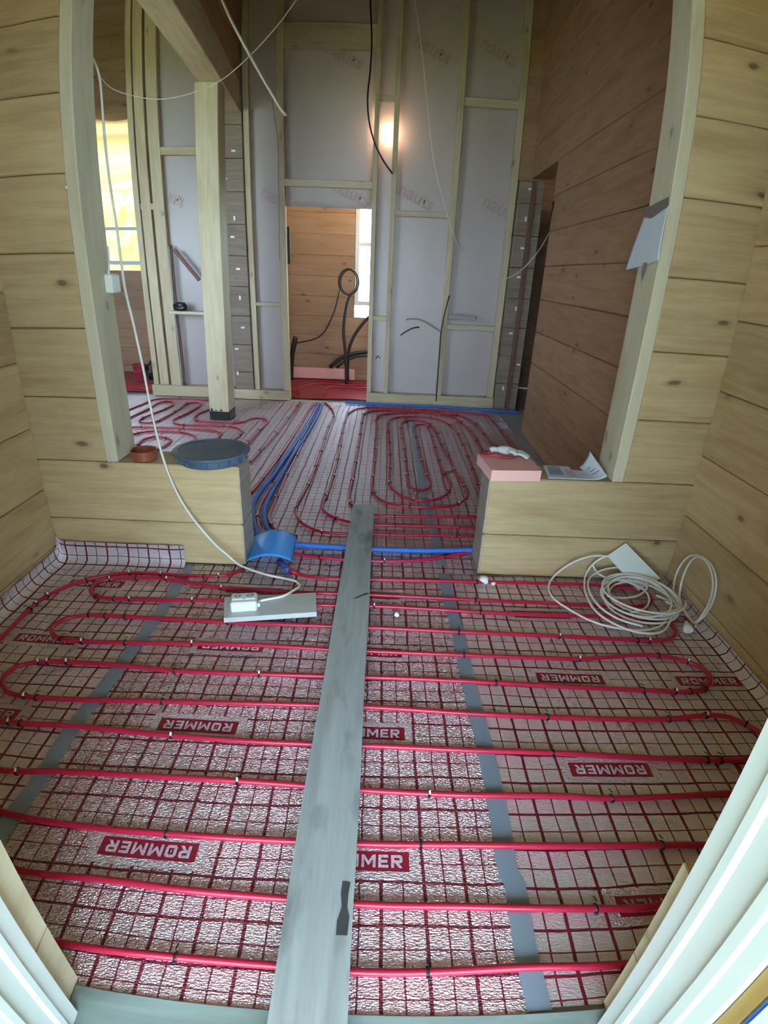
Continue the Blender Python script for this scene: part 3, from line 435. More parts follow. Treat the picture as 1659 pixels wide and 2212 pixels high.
# room beyond, outer walls, roof
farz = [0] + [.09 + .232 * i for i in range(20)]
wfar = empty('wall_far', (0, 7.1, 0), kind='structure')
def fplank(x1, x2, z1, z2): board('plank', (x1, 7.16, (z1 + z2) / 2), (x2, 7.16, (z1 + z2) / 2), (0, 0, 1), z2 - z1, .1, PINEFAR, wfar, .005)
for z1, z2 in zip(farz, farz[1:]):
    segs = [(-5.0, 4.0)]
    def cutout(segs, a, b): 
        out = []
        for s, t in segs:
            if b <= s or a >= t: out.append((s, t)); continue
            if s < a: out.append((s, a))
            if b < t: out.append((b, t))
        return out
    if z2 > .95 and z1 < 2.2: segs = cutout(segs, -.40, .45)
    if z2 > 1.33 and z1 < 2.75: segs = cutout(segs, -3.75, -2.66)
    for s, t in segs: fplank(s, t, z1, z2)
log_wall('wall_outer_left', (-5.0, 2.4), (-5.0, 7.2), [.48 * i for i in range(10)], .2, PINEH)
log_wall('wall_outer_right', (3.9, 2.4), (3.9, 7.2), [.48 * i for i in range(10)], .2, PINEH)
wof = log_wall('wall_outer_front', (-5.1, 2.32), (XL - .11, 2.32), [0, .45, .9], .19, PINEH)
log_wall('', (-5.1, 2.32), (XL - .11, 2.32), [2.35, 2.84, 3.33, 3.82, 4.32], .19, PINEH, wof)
log_wall('', (-5.1, 2.32), (-3.9, 2.32), [.9, 1.38, 1.86, 2.35], .19, PINEH, wof); log_wall('', (-2.1, 2.32), (XL - .11, 2.32), [.9, 1.38, 1.86, 2.35], .19, PINEH, wof)  # opening between these logs added to let sky light into the hall
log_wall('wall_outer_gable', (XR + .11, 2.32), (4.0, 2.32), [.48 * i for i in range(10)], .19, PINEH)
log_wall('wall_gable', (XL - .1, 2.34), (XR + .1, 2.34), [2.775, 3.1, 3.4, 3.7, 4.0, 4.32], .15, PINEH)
rc = empty('ceiling_hall', (0, 5, 4.3), kind='structure')
for i in range(23):
    board('ceiling_board', (-5.1 + .4 * i + .2, 2.2, 4.33), (-5.1 + .4 * i + .2, 7.3, 4.33), (1, 0, 0), .40, .03, PLASTER, rc, .003)
# far window behind the doorway and the left window
def window(name, x1, x2, z1, z2, mull=None):
    e = empty(name, ((x1 + x2) / 2, 7.1, z1), kind='structure')
    fr = .05
    box('window_frame', (x1, 7.09, z1), (x1 + fr, 7.16, z2), VINYL, e); box('window_frame', (x2 - fr, 7.09, z1), (x2, 7.16, z2), VINYL, e)
    box('window_frame', (x1 + fr, 7.09, z2 - fr), (x2 - fr, 7.16, z2), VINYL, e); box('window_frame', (x1 + fr, 7.09, z1), (x2 - fr, 7.16, z1 + fr), VINYL, e)
    for m in mull or []: box('window_rail', (x1 + fr, 7.10, m - .02), (x2 - fr, 7.15, m + .02), VINYL, e)
    g = box('window_pane', (x1 + fr, 7.122, z1 + fr), (x2 - fr, 7.128, z2 - fr), GLASS, e, 0)
    return e
GLASS = bpy.data.materials.new('window_glass'); GLASS.use_nodes = True; _n = GLASS.node_tree
for n_ in list(_n.nodes): _n.nodes.remove(n_)
_o = _n.nodes.new('ShaderNodeOutputMaterial'); _t = _n.nodes.new('ShaderNodeBsdfTransparent'); _t.inputs[0].default_value = (.95, .98, .97, 1)
_g = _n.nodes.new('ShaderNodeBsdfGlossy'); _g.inputs['Roughness'].default_value = .02; _mx = _n.nodes.new('ShaderNodeMixShader'); _mx.inputs[0].default_value = .06
_n.links.new(_t.outputs[0], _mx.inputs[1]); _n.links.new(_g.outputs[0], _mx.inputs[2]); _n.links.new(_mx.outputs[0], _o.inputs[0])
window('window_1', -.40, .45, .93, 2.2, [1.62])
window('window_2', -3.75, -2.66, 1.31, 2.75, [1.72, 2.42])
# door and window frames of the porch, at the camera's sides
def jamb(name, prof):
    n = len(prof); v = [(x, y, z) for z in (-.02, 2.15) for x, y in prof]
    f = [(i, (i + 1) % n, n + (i + 1) % n, n + i) for i in range(n)] + [tuple(range(n))[::-1], tuple(range(n, 2 * n))]
    return tag(mesh(name, v, f, VINYL), kind='structure')
PR = [(.4985, .478), (.474, .466), (.470, .462), (.470, .428), (.462, .420), (.462, .405), (.468, .398), (.468, .352), (.458, .342), (.458, .322), (.462, .315), (.462, .284), (.4985, .284)]
jamb('door_1', PR)
PLq = [(-.5815, .452), (-.558, .440), (-.554, .436), (-.554, .402), (-.546, .394), (-.546, .380), (-.552, .372), (-.552, .328), (-.540, .318), (-.540, .300), (-.546, .294), (-.546, .230), (-.5815, .230)]
jamb('door_2', PLq[::-1])
tag(box('door_3', (-.5815, .25, 2.08), (.4985, .47, 2.15), VINYL), kind='structure')
for x1, x2 in ((XL - .01, -.585), (.502, XR + .01)):           # upper part of the entrance wall stands back from the ledge
    log_wall('', (x1, .385), (x2, .385), [Z0 + .001, .78, 1.06, 1.34, 1.62, 1.90, 2.148], .11, PINE, wn)
tag(board('trim_4', (-.58, .36, -.007), (.498, .36, -.007), (0, 1, 0), .27, .03, SILL), kind='structure')
sx = empty('trim_5', (.52, .25, 0), kind='structure')
box('outer_casing', (.474, .252, -.3), (.60, .283, 2.2), plain('yellow_oiled_wood', (.36, .22, .06), .5), sx); box('blue_seal', (.472, .244, -.3), (.60, .251, 2.2), plain('blue_seal', (.03, .10, .42), .5), sx)
box('pale_cladding', (.47, .18, -.3), (1.9, .243, 2.6), VINYL, sx)
for nm, x in (('wall_shade_left', -1.45), ('wall_shade_right', 1.45)): log_wall(nm, (x, -1.7), (x, .17), [-.3, .1, .5, .9, 1.3, 1.7, 2.1, 2.62], .1, PINE)  # unseen side walls added to keep sidelong sky light off the jambs
tag(box('added_shade_canopy', (-2.6, -2.4, 2.62), (2.6, .325, 2.70), PLASTER), kind='structure')  # unseen overhang added to cut the sky light on the door jambs

# ------------------------------------------------------------------ floor mats
def wav(x, y):
    return -.0035 + .0045 * noise.noise(Vector((x * 2.3, y * 2.3, .3))) + .002 * noise.noise(Vector((x * 8, y * 8, 1.7)))
def rise(t, r=.035):
    """offset (inward, up) of a sheet bent up a wall after arc length t"""
    if t <= 0: return (0., 0.)
    q = r * math.pi / 2
    if t < q: a = t / r; return (r * math.sin(a), r * (1 - math.cos(a)))
    return (r, r + t - q)
def mat_sheet(name, x1, x2, y1, y2, mat, label, upl=0, upr=0, upy=0, amp=1., upy_to=99, group=None):
    """x1..x2, y1..y2 lie flat; up*: extra film bent up at that edge"""
    U1, U2, V2 = x1 - upl, x2 + upr, y2 + upy
    nu, nv = max(8, int((U2 - U1) / .03)), max(8, int((V2 - y1) / .03))
    def fn(a, c):
        u = U1 + (U2 - U1) * a; v = y1 + (V2 - y1) * c; x, y, z = u, v, 0
        if u < x1: d = rise(x1 - u); x = x1 - d[0]; z += d[1]
        if u > x2: d = rise(u - x2); x = x2 + d[0]; z += d[1]
        if v > y2: d = rise(v - y2); y = y2 + d[0]; z += d[1]
        if z == 0: z = wav(u, v) * amp
        else: z += wav(u, v) * .3
        return (x, y, z)
    o = sheet(name, fn, nu, nv, mat, uvfn=lambda a, c: (U1 + (U2 - U1) * a, y1 + (V2 - y1) * c))
    return tag(o, label, 'foil mat', group)
ML = mat_sheet('foil_mat', XL + .045, -.905, YN - .005, YF - .055, FOIL_L, 'silver foil mat with red grid along the left porch wall', upl=.085, upy=.125)
MC = mat_sheet('foil_mat', -.90, .345, .495, YF, FOIL_C, 'silver foil mat with red grid under the walking plank in the porch')
MR = mat_sheet('foil_mat', .35, XR - .04, YN - .005, YF - .002, FOIL_R, 'silver foil mat with red grid along the right porch wall under the white cable coil', upr=.06, upy=.0)
mat_sheet('foil_mat', -.625, .488, YF + .002, YB, FOIL_C, 'narrow strip of gridded foil mat in the gap between the two low walls')
mat_sheet('foil_mat', -.93, .318, YB + .002, 5.78, FOIL_H, 'long gridded foil mat in the hall under the blue pipes and the pipe spiral', amp=.6)
mat_sheet('foil_mat', .32, 1.225, YB + .002, 5.72, FOIL_H, 'gridded foil mat in the hall along the brown log wall', amp=.6)
mat_sheet('foil_mat', -2.15, -.933, YB + .002, 5.78, FOIL_H, 'gridded foil mat in the hall around the square wooden pillar', amp=.6)
mat_sheet('foil_mat', -3.4, -2.153, YB + .002, 5.78, FOIL_H, 'gridded foil mat at the far left of the hall behind the left casing', amp=.6)
tag(sheet('red_reflection_foil', lambda u, v: (-1.4 + 2.4 * u, 5.91 + 1.18 * v, .012 + .012 * noise.noise(Vector((u * 5, v * 4, .5)))), 40, 24, RED_REFLECT), 'floor foil behind the back doorway, red pipe reflections painted into its colour', 'floor film')
tag(sheet('red_reflection_foil', lambda u, v: (-4.6 + 3.0 * u, 5.91 + 1.18 * v, .010 + .012 * noise.noise(Vector((u * 5, v * 4, 4.5)))), 40, 24, RED_REFLECT), 'foil on the far left floor below the sunny window, coloured like reflected red pipes', 'floor film')

# printed name panels: bare foil panel > red box > letters
def text_mesh(s, size, offset=.0):
    cu = bpy.data.curves.new('txt', 'FONT'); cu.body = s; cu.size = size; cu.align_x = 'CENTER'; cu.align_y = 'CENTER'; cu.offset = offset; cu.resolution_u = 3
    o = bpy.data.objects.new('txt', cu); COL.objects.link(o); bpy.context.view_layer.update()
    dg = bpy.context.evaluated_depsgraph_get(); me = bpy.data.meshes.new_from_object(o.evaluated_get(dg)); bpy.data.objects.remove(o); bpy.data.curves.remove(cu); return me
def _glyphs():
    G = {'R': [[(0, 0), (.27, 0), (.27, 1), (0, 1)], [(.27, .78), (.74, .78), (.86, 1), (.27, 1)], [(.74, .78), (.74, .60), (1, .52), (1, .86), (.86, 1)], [(.27, .60), (.27, .38), (.84, .38), (1, .52), (.74, .60)], [(.36, .38), (.66, .38), (1, 0), (.68, 0)]],
         'O': [[(.16, 1), (.84, 1), (.74, .76), (.26, .76)], [(.84, 1), (1, .82), (1, .18), (.84, 0), (.74, .24), (.74, .76)], [(.16, 0), (.26, .24), (.74, .24), (.84, 0)], [(.16, 1), (.26, .76), (.26, .24), (.16, 0), (0, .18), (0, .82)], [(.45, .62), (.55, .62), (.55, .38), (.45, .38)]],
         'M': [[(0, 0), (.20, 0), (.20, 1), (0, 1)], [(.80, 0), (1, 0), (1, 1), (.80, 1)], [(.20, 1), (.20, .66), (.46, .18), (.54, .18), (.5, .50)], [(.80, 1), (.5, .50), (.54, .18), (.80, .66)]],
         'E': [[(0, 0), (.28, 0), (.28, 1), (0, 1)], [(.28, 0), (1, 0), (1, .22), (.28, .22)], [(.28, .39), (.9, .39), (.9, .61), (.28, .61)], [(.28, .78), (1, .78), (1, 1), (.28, 1)]]}
    V, F, x = [], [], 0
    for ch in 'ROMMER':
        w = {'M': 1.12, 'E': .78}.get(ch, .9)
        for poly in G[ch]:
            F.append(tuple(range(len(V), len(V) + len(poly)))); V += [(x + px * w, py) for px, py in poly]
        x += w + .22
    W = x - .22
    return [((a / W - .5) * .212, (c - .5) * .033) for a, c in V], F
TV, TF = _glyphs()
def logo(mat_obj, X, Y, inv, fm, clip=None):
    s = -1 if inv else 1
    H = lambda x, y, e: (x, y, wav(x, y) + e)
    if fm:
        p = sheet('blank_panel', lambda u, v: H(X - .146 + .292 * u, Y - .0455 + .091 * v, .0006), 14, 5, FOIL_B, mat_obj, uvfn=lambda u, v: (X + .292 * u, Y + .091 * v))
    else: p = mat_obj
    r = sheet('printed_box', lambda u, v: H(X - .1225 + .245 * u, Y - .0255 + .051 * v, .0011), 12, 4, PRINT, p)
    mesh('lettering', [H(X + s * a, Y + s * c, .0017) for a, c in TV], TF, FOIL_B, p, uv=[(a * 3, c * 3) for a, c in TV])
for Y in (.83, 1.236, 1.628, 2.02):
    logo(MC, -.536, Y, True, True); logo(MC, -.014, Y, False, True)
for Y in (1.236, 1.622, 2.02): logo(ML, -1.245, Y, False, True)
for Y in (.72, 1.119, 1.517, 1.915): logo(MR, .716, Y, True, True); logo(MR, 1.238, Y, False, True)

def ribbon(name, pts, w, label, z=.0022):
    c = spline([(p[0], p[1], 0) for p in pts], .04); v = []
    for i, p in enumerate(c):
        t = (c[min(i + 1, len(c) - 1)] - c[max(i - 1, 0)]).normalized(); s = Vector((-t.y, t.x, 0))
        for k in (-1, -.3, .3, 1):
            q = p + s * (w / 2 * k); v.append((q.x, q.y, wav(q.x, q.y) + z + (.0012 if abs(k) < .5 else 0)))
    f = [(4 * i + k, 4 * i + k + 1, 4 * i + 5 + k, 4 * i + 4 + k) for i in range(len(c) - 1) for k in range(3)]
    return tag(mesh(name, v, f, TAPE, None, True), label, 'tape')
ribbon('seam_tape', DATA['tapeL'] + [[-.94, .52]], .052, 'grey tape along the left mat seam, under the socket side of the porch')
ribbon('seam_tape', DATA['tapeR'][1:-1] + [[.362, .50]], .052, 'grey tape along the right mat seam in the porch, right of the plank')
ribbon('seam_tape', DATA['tapeH'] + [[.292, 5.3]], .052, 'grey tape along the mat seam inside the pipe spiral in the hall')

# ------------------------------------------------------------------ heating pipes with their cable ties
def tie_mesh(head):
    bm = bmesh.new(); R_, r_ = .0104, .0022; n, k = 14, 5; vs = []
    for i in range(n):
        a = 2 * math.pi * i / n; c = Vector((0, math.cos(a), math.sin(a)))
        for j in range(k):
            e = 2 * math.pi * j / k; vs.append(bm.verts.new(c * (R_ + r_ * math.cos(e)) + Vector((r_ * 1.6 * math.sin(e), 0, 0))))
    for i in range(n):
        for j in range(k): bm.faces.new((vs[i * k + j], vs[i * k + (j + 1) % k], vs[((i + 1) % n) * k + (j + 1) % k], vs[((i + 1) % n) * k + j]))
    r = bmesh.ops.create_cube(bm, size=1); bmesh.ops.scale(bm, vec=(.006, .007, .006), verts=r['verts']); bmesh.ops.translate(bm, vec=(0, -.0105, .003), verts=r['verts'])
    if head:
        r = bmesh.ops.create_cube(bm, size=1); bmesh.ops.scale(bm, vec=(.005, .010, .004), verts=r['verts']); bmesh.ops.rotate(bm, cent=(0, 0, 0), matrix=Matrix.Rotation(.8, 3, 'X'), verts=r['verts']); bmesh.ops.translate(bm, vec=(.001, -.006, .0135), verts=r['verts'])
    else:
        r = bmesh.ops.create_cube(bm, size=1); bmesh.ops.scale(bm, vec=(.003, .022, .0016), verts=r['verts']); bmesh.ops.rotate(bm, cent=(0, 0, 0), matrix=Matrix.Rotation(-.5, 3, 'X'), verts=r['verts']); bmesh.ops.translate(bm, vec=(0, .016, .013), verts=r['verts'])
    me = bpy.data.meshes.new('cable_tie'); bm.to_mesh(me); bm.free(); me.materials.append(BLACK); me.materials.append(TIE_GLINT)
    if head:
        for p in list(me.polygons)[-6:]: p.material_index = 1
    return me
TIE = [tie_mesh(False), tie_mesh(True)]
def put_tie(curve, pos, parent):
    i = min(range(len(curve)), key=lambda k: (curve[k] - pos).length_squared)
    t = (curve[min(i + 1, len(curve) - 1)] - curve[max(i - 1, 0)]).normalized()
    if t.x < 0: t = -t
    inst('cable_tie', TIE[random.random() < .42], frame(t, (0, 0, 1), curve[i]), parent)
def hpipe(pts, label, mat=PIPE, r=.0087, ties=None, every=None, name='heating_pipe', z=None):
    c = spline([(p[0], p[1], p[2] if z is None else z) for p in pts], .03)
    e = empty(name, (c[0].x, c[0].y, 0), label, 'pipe', 'red heating pipes')
    tube('pipe', c, r, mat, e, 9, raw=True)
    for p in ties or []: put_tie(c, Vector(p), e)
    if every:
        s = every * .5
        for i in range(1, len(c)):
            s += (c[i] - c[i - 1]).length
            if s >= every and c[i].y < 5.75: s = 0; put_tie(c, c[i], e)
    return e
F_ = DATA['far']
hpipe(DATA['front'], 'glossy red heating pipe snaking back and forth over the porch floor', ties=DATA['ties'])
hpipe(F_['gap'], 'short red pipe beside the blue sleeve in the gap between the low walls', every=.3)
hpipe(F_['ua'], 'red hall pipe that turns left of the plank end, second loop out', PIPED, every=.35)
hpipe(F_['ub'], 'red hall pipe with the outermost turn left of the plank end', PIPED, every=.35)
hpipe(F_['uc'], 'red hall pipe that disappears under the far end of the plank', PIPED, every=.35)
hpipe(F_['spiral'], 'red pipe coiled in a long spiral on the hall floor around the grey tape', PIPED, every=.3)
hpipe(F_['r1'], 'thick red pipe left of both blue sleeves, running to the back doorway', PIPED, .011, every=.5)
hpipe(F_['r2'], 'red pipe squeezed between the two blue sleeves', PIPED, every=.5)
hpipe(F_['r3'], 'red pipe hugging the right side of the blue sleeves', PIPED, every=.4)
hpipe(F_['r4'], 'straight red pipe on the bare mat left of the blue sleeves', PIPED, every=.5)
for k, lb in (('l1', 'red pipe along the back wall left of the wooden pillar'), ('l2', 'red pipe folded in tight bends left of the wooden pillar'), ('l3', 'red pipe curling round the foot of the wooden pillar'), ('l4', 'red pipe behind the round blue lid, upper of the two long bends'), ('l5', 'red pipe behind the round blue lid, lower of the two long bends'), ('l6', 'small red pipe arch behind the terracotta ring')):
    hpipe(F_[k], lb, PIPED, every=.35)
def sleeve(pts, label, r=.0148):
    return tag(tube('blue_sleeve', pts, r, BLUEP, None, 12, .04), label, 'pipe sleeve', 'blue foam sleeves')
B_ = DATA['blue']
sleeve(B_['b1'], 'blue foam pipe sleeve to the back doorway, left one of the pair'); sleeve(B_['b2'], 'blue foam pipe sleeve to the back doorway, right one of the pair')
sleeve(B_['bh'], 'blue pipe sleeve lying across the gap between the low walls, under the plank'); sleeve(B_['bb'], 'dark blue pipe sleeve along the foot of the back wall'); sleeve(B_['bs'], 'short blue sleeve end poking out below the blue cover', .014)
for k, (x, w) in enumerate(((-.8, .5), (-.65, .32), (-.5, .17))):
    hpipe([(x - w * .9, 6.0, .04), (x - w, 6.3, .04), (x - w * .5, 6.3 + w * .9, .04), (x + w * .8, 6.3 + w * .9, .04), (x + .9, 6.3 + w * .8, .04)], ('outer', 'middle', 'inner')[k] + ' red pipe arc on the red tinted foil behind the back doorway', PIPED)
for k in range(3): hpipe([(-3.6, 5.98 + .10 * k, .035), (-2.9, 5.97 + .10 * k, .035), (-2.2, 5.99 + .1 * k, .035)], ('nearest', 'middle', 'farthest')[k] + ' of the straight red pipes on the far left floor', PIPED)

# ------------------------------------------------------------------ things in the porch
P = DATA['plank']
pk = empty('walking_plank', (-.09, 1.7, .02), 'long grey weathered plank laid over the pipes as a walkway', 'plank')
a_ = (Vector(P[0]) + Vector(P[1])) / 2; b_ = (Vector(P[2]) + Vector(P[3])) / 2
wA = (Vector(P[0]) - Vector(P[1])).length / 2; wB = (Vector(P[2]) - Vector(P[3])).length / 2
dv = (b_ - a_).normalized(); b_ = b_ + dv * .12
m = frame(b_ - a_, (0, 0, 1), (a_ + b_) / 2); Lp = (b_ - a_).length
bm = bmesh.new(); n = 30
rows = []
for i in range(n + 1):
    t = i / n; x = (t - .5) * Lp; w = wA + (wB - wA) * t + .0012 * math.sin(t * 19); zt = .0008 * math.sin(t * 9)
    rows.append([bm.verts.new((x, -w, zt - .023)), bm.verts.new((x, w, zt - .023)), bm.verts.new((x, w, zt)), bm.verts.new((x, -w, zt))])
for r0, r1 in zip(rows, rows[1:]):
    for k in range(4): bm.faces.new((r0[k], r1[k], r1[(k + 1) % 4], r0[(k + 1) % 4]))
bm.faces.new(rows[0]); bm.faces.new(rows[-1][::-1])
bmesh.ops.recalc_face_normals(bm, faces=bm.faces)
m.translation.z = .0455
from_bm('board', bm, PLANK, pk, mw=m)
STAIN = plain('tar_stain', (.05, .055, .055), .7, var=.3, scale=40)
def blot(cx, cy, pts, z=.0475):
    bmm = [(cx + x, cy + y, z) for x, y in pts]; return mesh('dark_stain', bmm, [tuple(range(len(bmm)))], STAIN, pk)
blot(-.043, .69, [(-.012, -.06), (.012, -.06), (.014, -.02), (.008, .0), (.009, .03), (.012, .056), (-.006, .058), (-.008, .03), (-.004, .0), (-.012, -.03)])
blot(-.042, 1.945, [(-.012, -.012), (.010, .002), (.0135, .012), (.004, .012), (-.012, .0), (-.04, -.025), (-.055, -.042), (-.03, -.028)])

S = DATA['sockboard']
sb = tag(sheet('socket_board', lambda u, v: tuple((Vector(S[0]) * (1 - u) + Vector(S[1]) * u) * (1 - v) + (Vector(S[3]) * (1 - u) + Vector(S[2]) * u) * v - Vector((0, 0, .011))), 1, 1, PALEBOARD, None, False, thick=.022), 'pale short board on the pipes with a double socket screwed to it', 'board')
S = DATA['sock']
sc0 = Vector(((-.584 - .487 - .471 - .568) / 4, (1.846 + 1.867 + 1.787 + 1.774) / 4, .046))
so = empty('double_socket', sc0, 'white double power socket mounted on the small pale board', 'socket')
sm = frame((.098, .017, 0), (0, 0, 1), sc0)
inst('housing', box_mesh(.104, .074, .046, WHITE, .006), sm @ Matrix.Translation((0, 0, .023)), so)
CREAM = plain('socket_recess', (.55, .60, .60), .5)
for s_ in (-.024, .024):
    q = inst('outlet', box_mesh(.044, .044, .003, WHITE, .001), sm @ Matrix.Translation((s_, .008, .0475)), so)
    bm = bmesh.new(); bmesh.ops.create_cone(bm, cap_ends=True, segments=24, radius1=.0195, radius2=.018, depth=.002); q2 = from_bm('outlet_well', bm, CREAM, q, mw=sm @ Matrix.Translation((s_, .008, .0495)))
    for h_ in (-.008, .008):
        bm = bmesh.new(); bmesh.ops.create_cone(bm, cap_ends=True, segments=10, radius1=.0026, radius2=.0026, depth=.002); from_bm('pin_hole', bm, BLACK, q, mw=sm @ Matrix.Translation((s_ + h_, .006, .0508)))
inst('cable_gland', box_mesh(.012, .018, .016, WHITE, .003), sm @ Matrix.Translation((.057, -.006, .014)), so)
tag(tube('power_cable', DATA['cable'], .0052, CORD, None, 10, .02), 'white cable hanging from the left casing down to the floor socket', 'cable')

def shield():
    q = [Vector(p) for p in DATA['shield']]
    def fn(u, v):
        a = (q[0] * (1 - u) + q[1] * u); b = (q[3] * (1 - u) + q[2] * u); p = a * (1 - v) + b * v
        return (p.x, p.y, .012 + .062 * math.sin(math.pi * (.08 + .84 * u)) ** .8 * (1 - .25 * v))
    return tag(sheet('blue_cover', fn, 22, 12, BLUES, None, True, .003), 'bright blue arched plastic cover over the pipes at the left low wall', 'pipe cover')
shield()
tag(tube('pipe_end', [(-.425, 2.185, .024), (-.40, 2.165, .02), (-.36, 2.152, .012)], .0115, PIPE, None, 10), 'thick red pipe end leaving the blue cover', 'pipe')

# round lid and terracotta ring on the left low wall
ld = empty('bucket_lid', (-.765, 2.315, Z0), 'dusty dark blue round bucket lid on the left low wall', 'lid')
lathe('lid_body', [(.142, .0), (.147, .006), (.150, .03), (.152, .038)], LIDM, (-.765, 2.315, Z0 + .001), ld, 44, .006)
lathe('lid_rim', [(.150, .038), (.168, .039), (.171, .045), (.168, .051), (.150, .053), (.146, .049), (.05, .048), (.045, .050), (.0, .050)], LIDM, (-.765, 2.315, Z0 + .001), ld, 48)
for k in range(10):
    a = -math.pi * (.05 + .9 * k / 9); inst('lid_rib', box_mesh(.004, .012, .028, LIDM, .001), frame((-math.sin(a), math.cos(a), 0), (0, 0, 1), (-.765 +   .150 * math.cos(a), 2.315 + .150 * math.sin(a), Z0 + .021)), ld)
bl = lathe('terracotta_ring', [(.052, 0), (.055, .003), (.056, .042), (.058, .045), (.055, .046), (.052, .042), (.051, .004), (.0, .003)], COPPER, (-1.066, 2.292, Z0 + .001), None, 36)
tag(bl, 'small terracotta plastic dish on the left low wall beside the casing', 'dish')
# foam block, gloves and leaflet on the right low wall
fb = empty('foam_block', (.585, 2.31, Z0), 'pink foam board offcut on the corner of the right low wall', 'foam board')
q = [Vector(p) for p in DATA['foam']]
vv = [Vector((p.x, p.y, Z0 + .001)) for p in q] + [Vector((p.x, p.y, Z0 + .050)) for p in q]
mesh('foam_slab', vv, [(3, 2, 1, 0), (4, 5, 6, 7), (0, 1, 5, 4), (1, 2, 6, 5), (2, 3, 7, 6), (3, 0, 4, 7)], PINK, fb)
def rag(name, cx, cy, z, lx, ly, ang, mat, seed, label, cat, amp=.022):
    def fn(u, v):
        e = .75 + .5 * noise.noise(Vector((u * 3 + seed, v * 3, 0)))
        x = (u - .5) * lx * (1 + .25 * noise.noise(Vector((v * 6, seed, 1.)))); y = (v - .5) * ly * (1 + .35 * noise.noise(Vector((u * 5, seed, 3.))))
        c, s = math.cos(ang), math.sin(ang)
        return (cx + c * x - s * y, cy + s * x + c * y, z + amp * abs(noise.noise(Vector((u * 4, v * 3, seed)))) + .004)
    return tag(sheet(name, fn, 26, 14, mat, None, True, .004), label, cat)
rag('work_glove', .545, 2.385, Z0 + .050, .16, .075, -.25, GLOVER, 2.2, 'crumpled red work glove on the pink foam block', 'glove')
gl = empty('work_glove', (.60, 2.38, Z0 + .055), 'dirty white knitted work glove lying on the red glove', 'glove')
def finger(pts, r): tube('finger', pts, r, GLOVEW, gl, 8, .008)
gz = Z0 + .072
tube('palm', [(.545, 2.405, gz), (.57, 2.398, gz + .004), (.60, 2.385, gz + .002), (.625, 2.372, gz)], lambda t: .016 + .006 * math.sin(t * 3.1), GLOVEW, gl, 10, .006)
for dx, dy in ((.0, .012), (.006, .002), (.004, -.010), (-.006, -.018)):
    finger([(.618, 2.374 + dy * .7, gz), (.645 + dx, 2.362 + dy * 1.6, gz + .006), (.672 + dx, 2.350 + dy * 2.0, gz - .006)], .0075)
finger([(.585, 2.378, gz + .004), (.60, 2.352, gz + .012), (.622, 2.340, gz + .002)], .008)
finger([(.548, 2.404, gz), (.528, 2.412, gz + .002), (.512, 2.41, gz - .004)], .014)
lf = empty('leaflet', (.90, 2.33, Z0), 'open printed leaflet with a curled corner on the right low wall', 'leaflet')
def leaf(u, v):
    x0, x1 = .748 + .02 * v, 1.0 + .03 * (1 - v); x = x0 + (x1 - x0) * u; y = 2.236 + .172 * v
    z = Z0 + .004 + .006 * math.sin(u * 3 + 1) * v + (.085 * max(0, (u - .72) / .28) ** 1.6 * (.25 + .75 * v))
    return (x - .02 * max(0, (u - .72) / .28) ** 2, y, z)
sheet('page', leaf, 30, 12, PAPER, lf, True, .0012)
def patch(u1, u2, v1, v2, mat, nm): sheet(nm, lambda u, v: tuple(Vector(leaf(u1 + (u2 - u1) * u, v1 + (v2 - v1) * v)) + Vector((0, 0, .0012))), 8, 4, mat, lf)
patch(.06, .30, .25, .82, INK, 'printed_picture'); patch(.52, .74, .70, .95, INKR, 'printed_picture')
for k in range(4): patch(.36, .52, .2 + .12 * k, .25 + .12 * k, INK, 'printed_line')
for k in range(3): patch(.80, .95, .3 + .16 * k, .36 + .16 * k, INK, 'printed_line')
# note taped to the right casing
nt_ = empty('taped_note', (1.03, 2.32, 1.37), 'white paper note taped to the right casing of the opening', 'note')
q = [Vector(p) for p in DATA['paper'][:4]]
def note(u, v):
    a = q[0] * (1 - u) + q[1] * u; b = q[3] * (1 - u) + q[2] * u; p = a * (1 - v) + b * v
    return (1.026 - .006 * max(0, (p.y - 2.40) / .10) * v - .004 * math.sin(v * 3), p.y, p.z)
sheet('paper', note, 16, 16, PAPER, nt_, True, .0008)
TAPEG = plain('clear_brown_tape', (.16, .13, .14), .15, .1, .8)
def strip(pts, nm, mat): mesh(nm, [(1.0245, y, z) for y, z in pts], [tuple(range(len(pts)))], mat, nt_)
strip([(2.228, 1.628), (2.415, 1.605), (2.418, 1.572), (2.35, 1.560), (2.228, 1.592)], 'tape_strip', TAPEG)
strip([(2.345, 1.455), (2.315, 1.455), (2.315, 1.365), (2.335, 1.325), (2.350, 1.365)], 'tape_strip', plain('grey_duct_tape', (.22, .23, .24), .4))
# small box on the left casing
jb = empty('junction_box', (-1.157, 2.372, 1.2), 'small white junction box fixed to the left casing', 'junction box')
inst('box_body', box_mesh(.034, .078, .076, WHITE, .006), Matrix.Translation((-1.140, 2.374, 1.234)), jb)
tube('box_wire', [(-1.150, 2.372, 1.272), (-1.149, 2.385, 1.31), (-1.150, 2.395, 1.35), (-1.152, 2.40, 1.378)], .004, WHITE, jb, 8, .01)
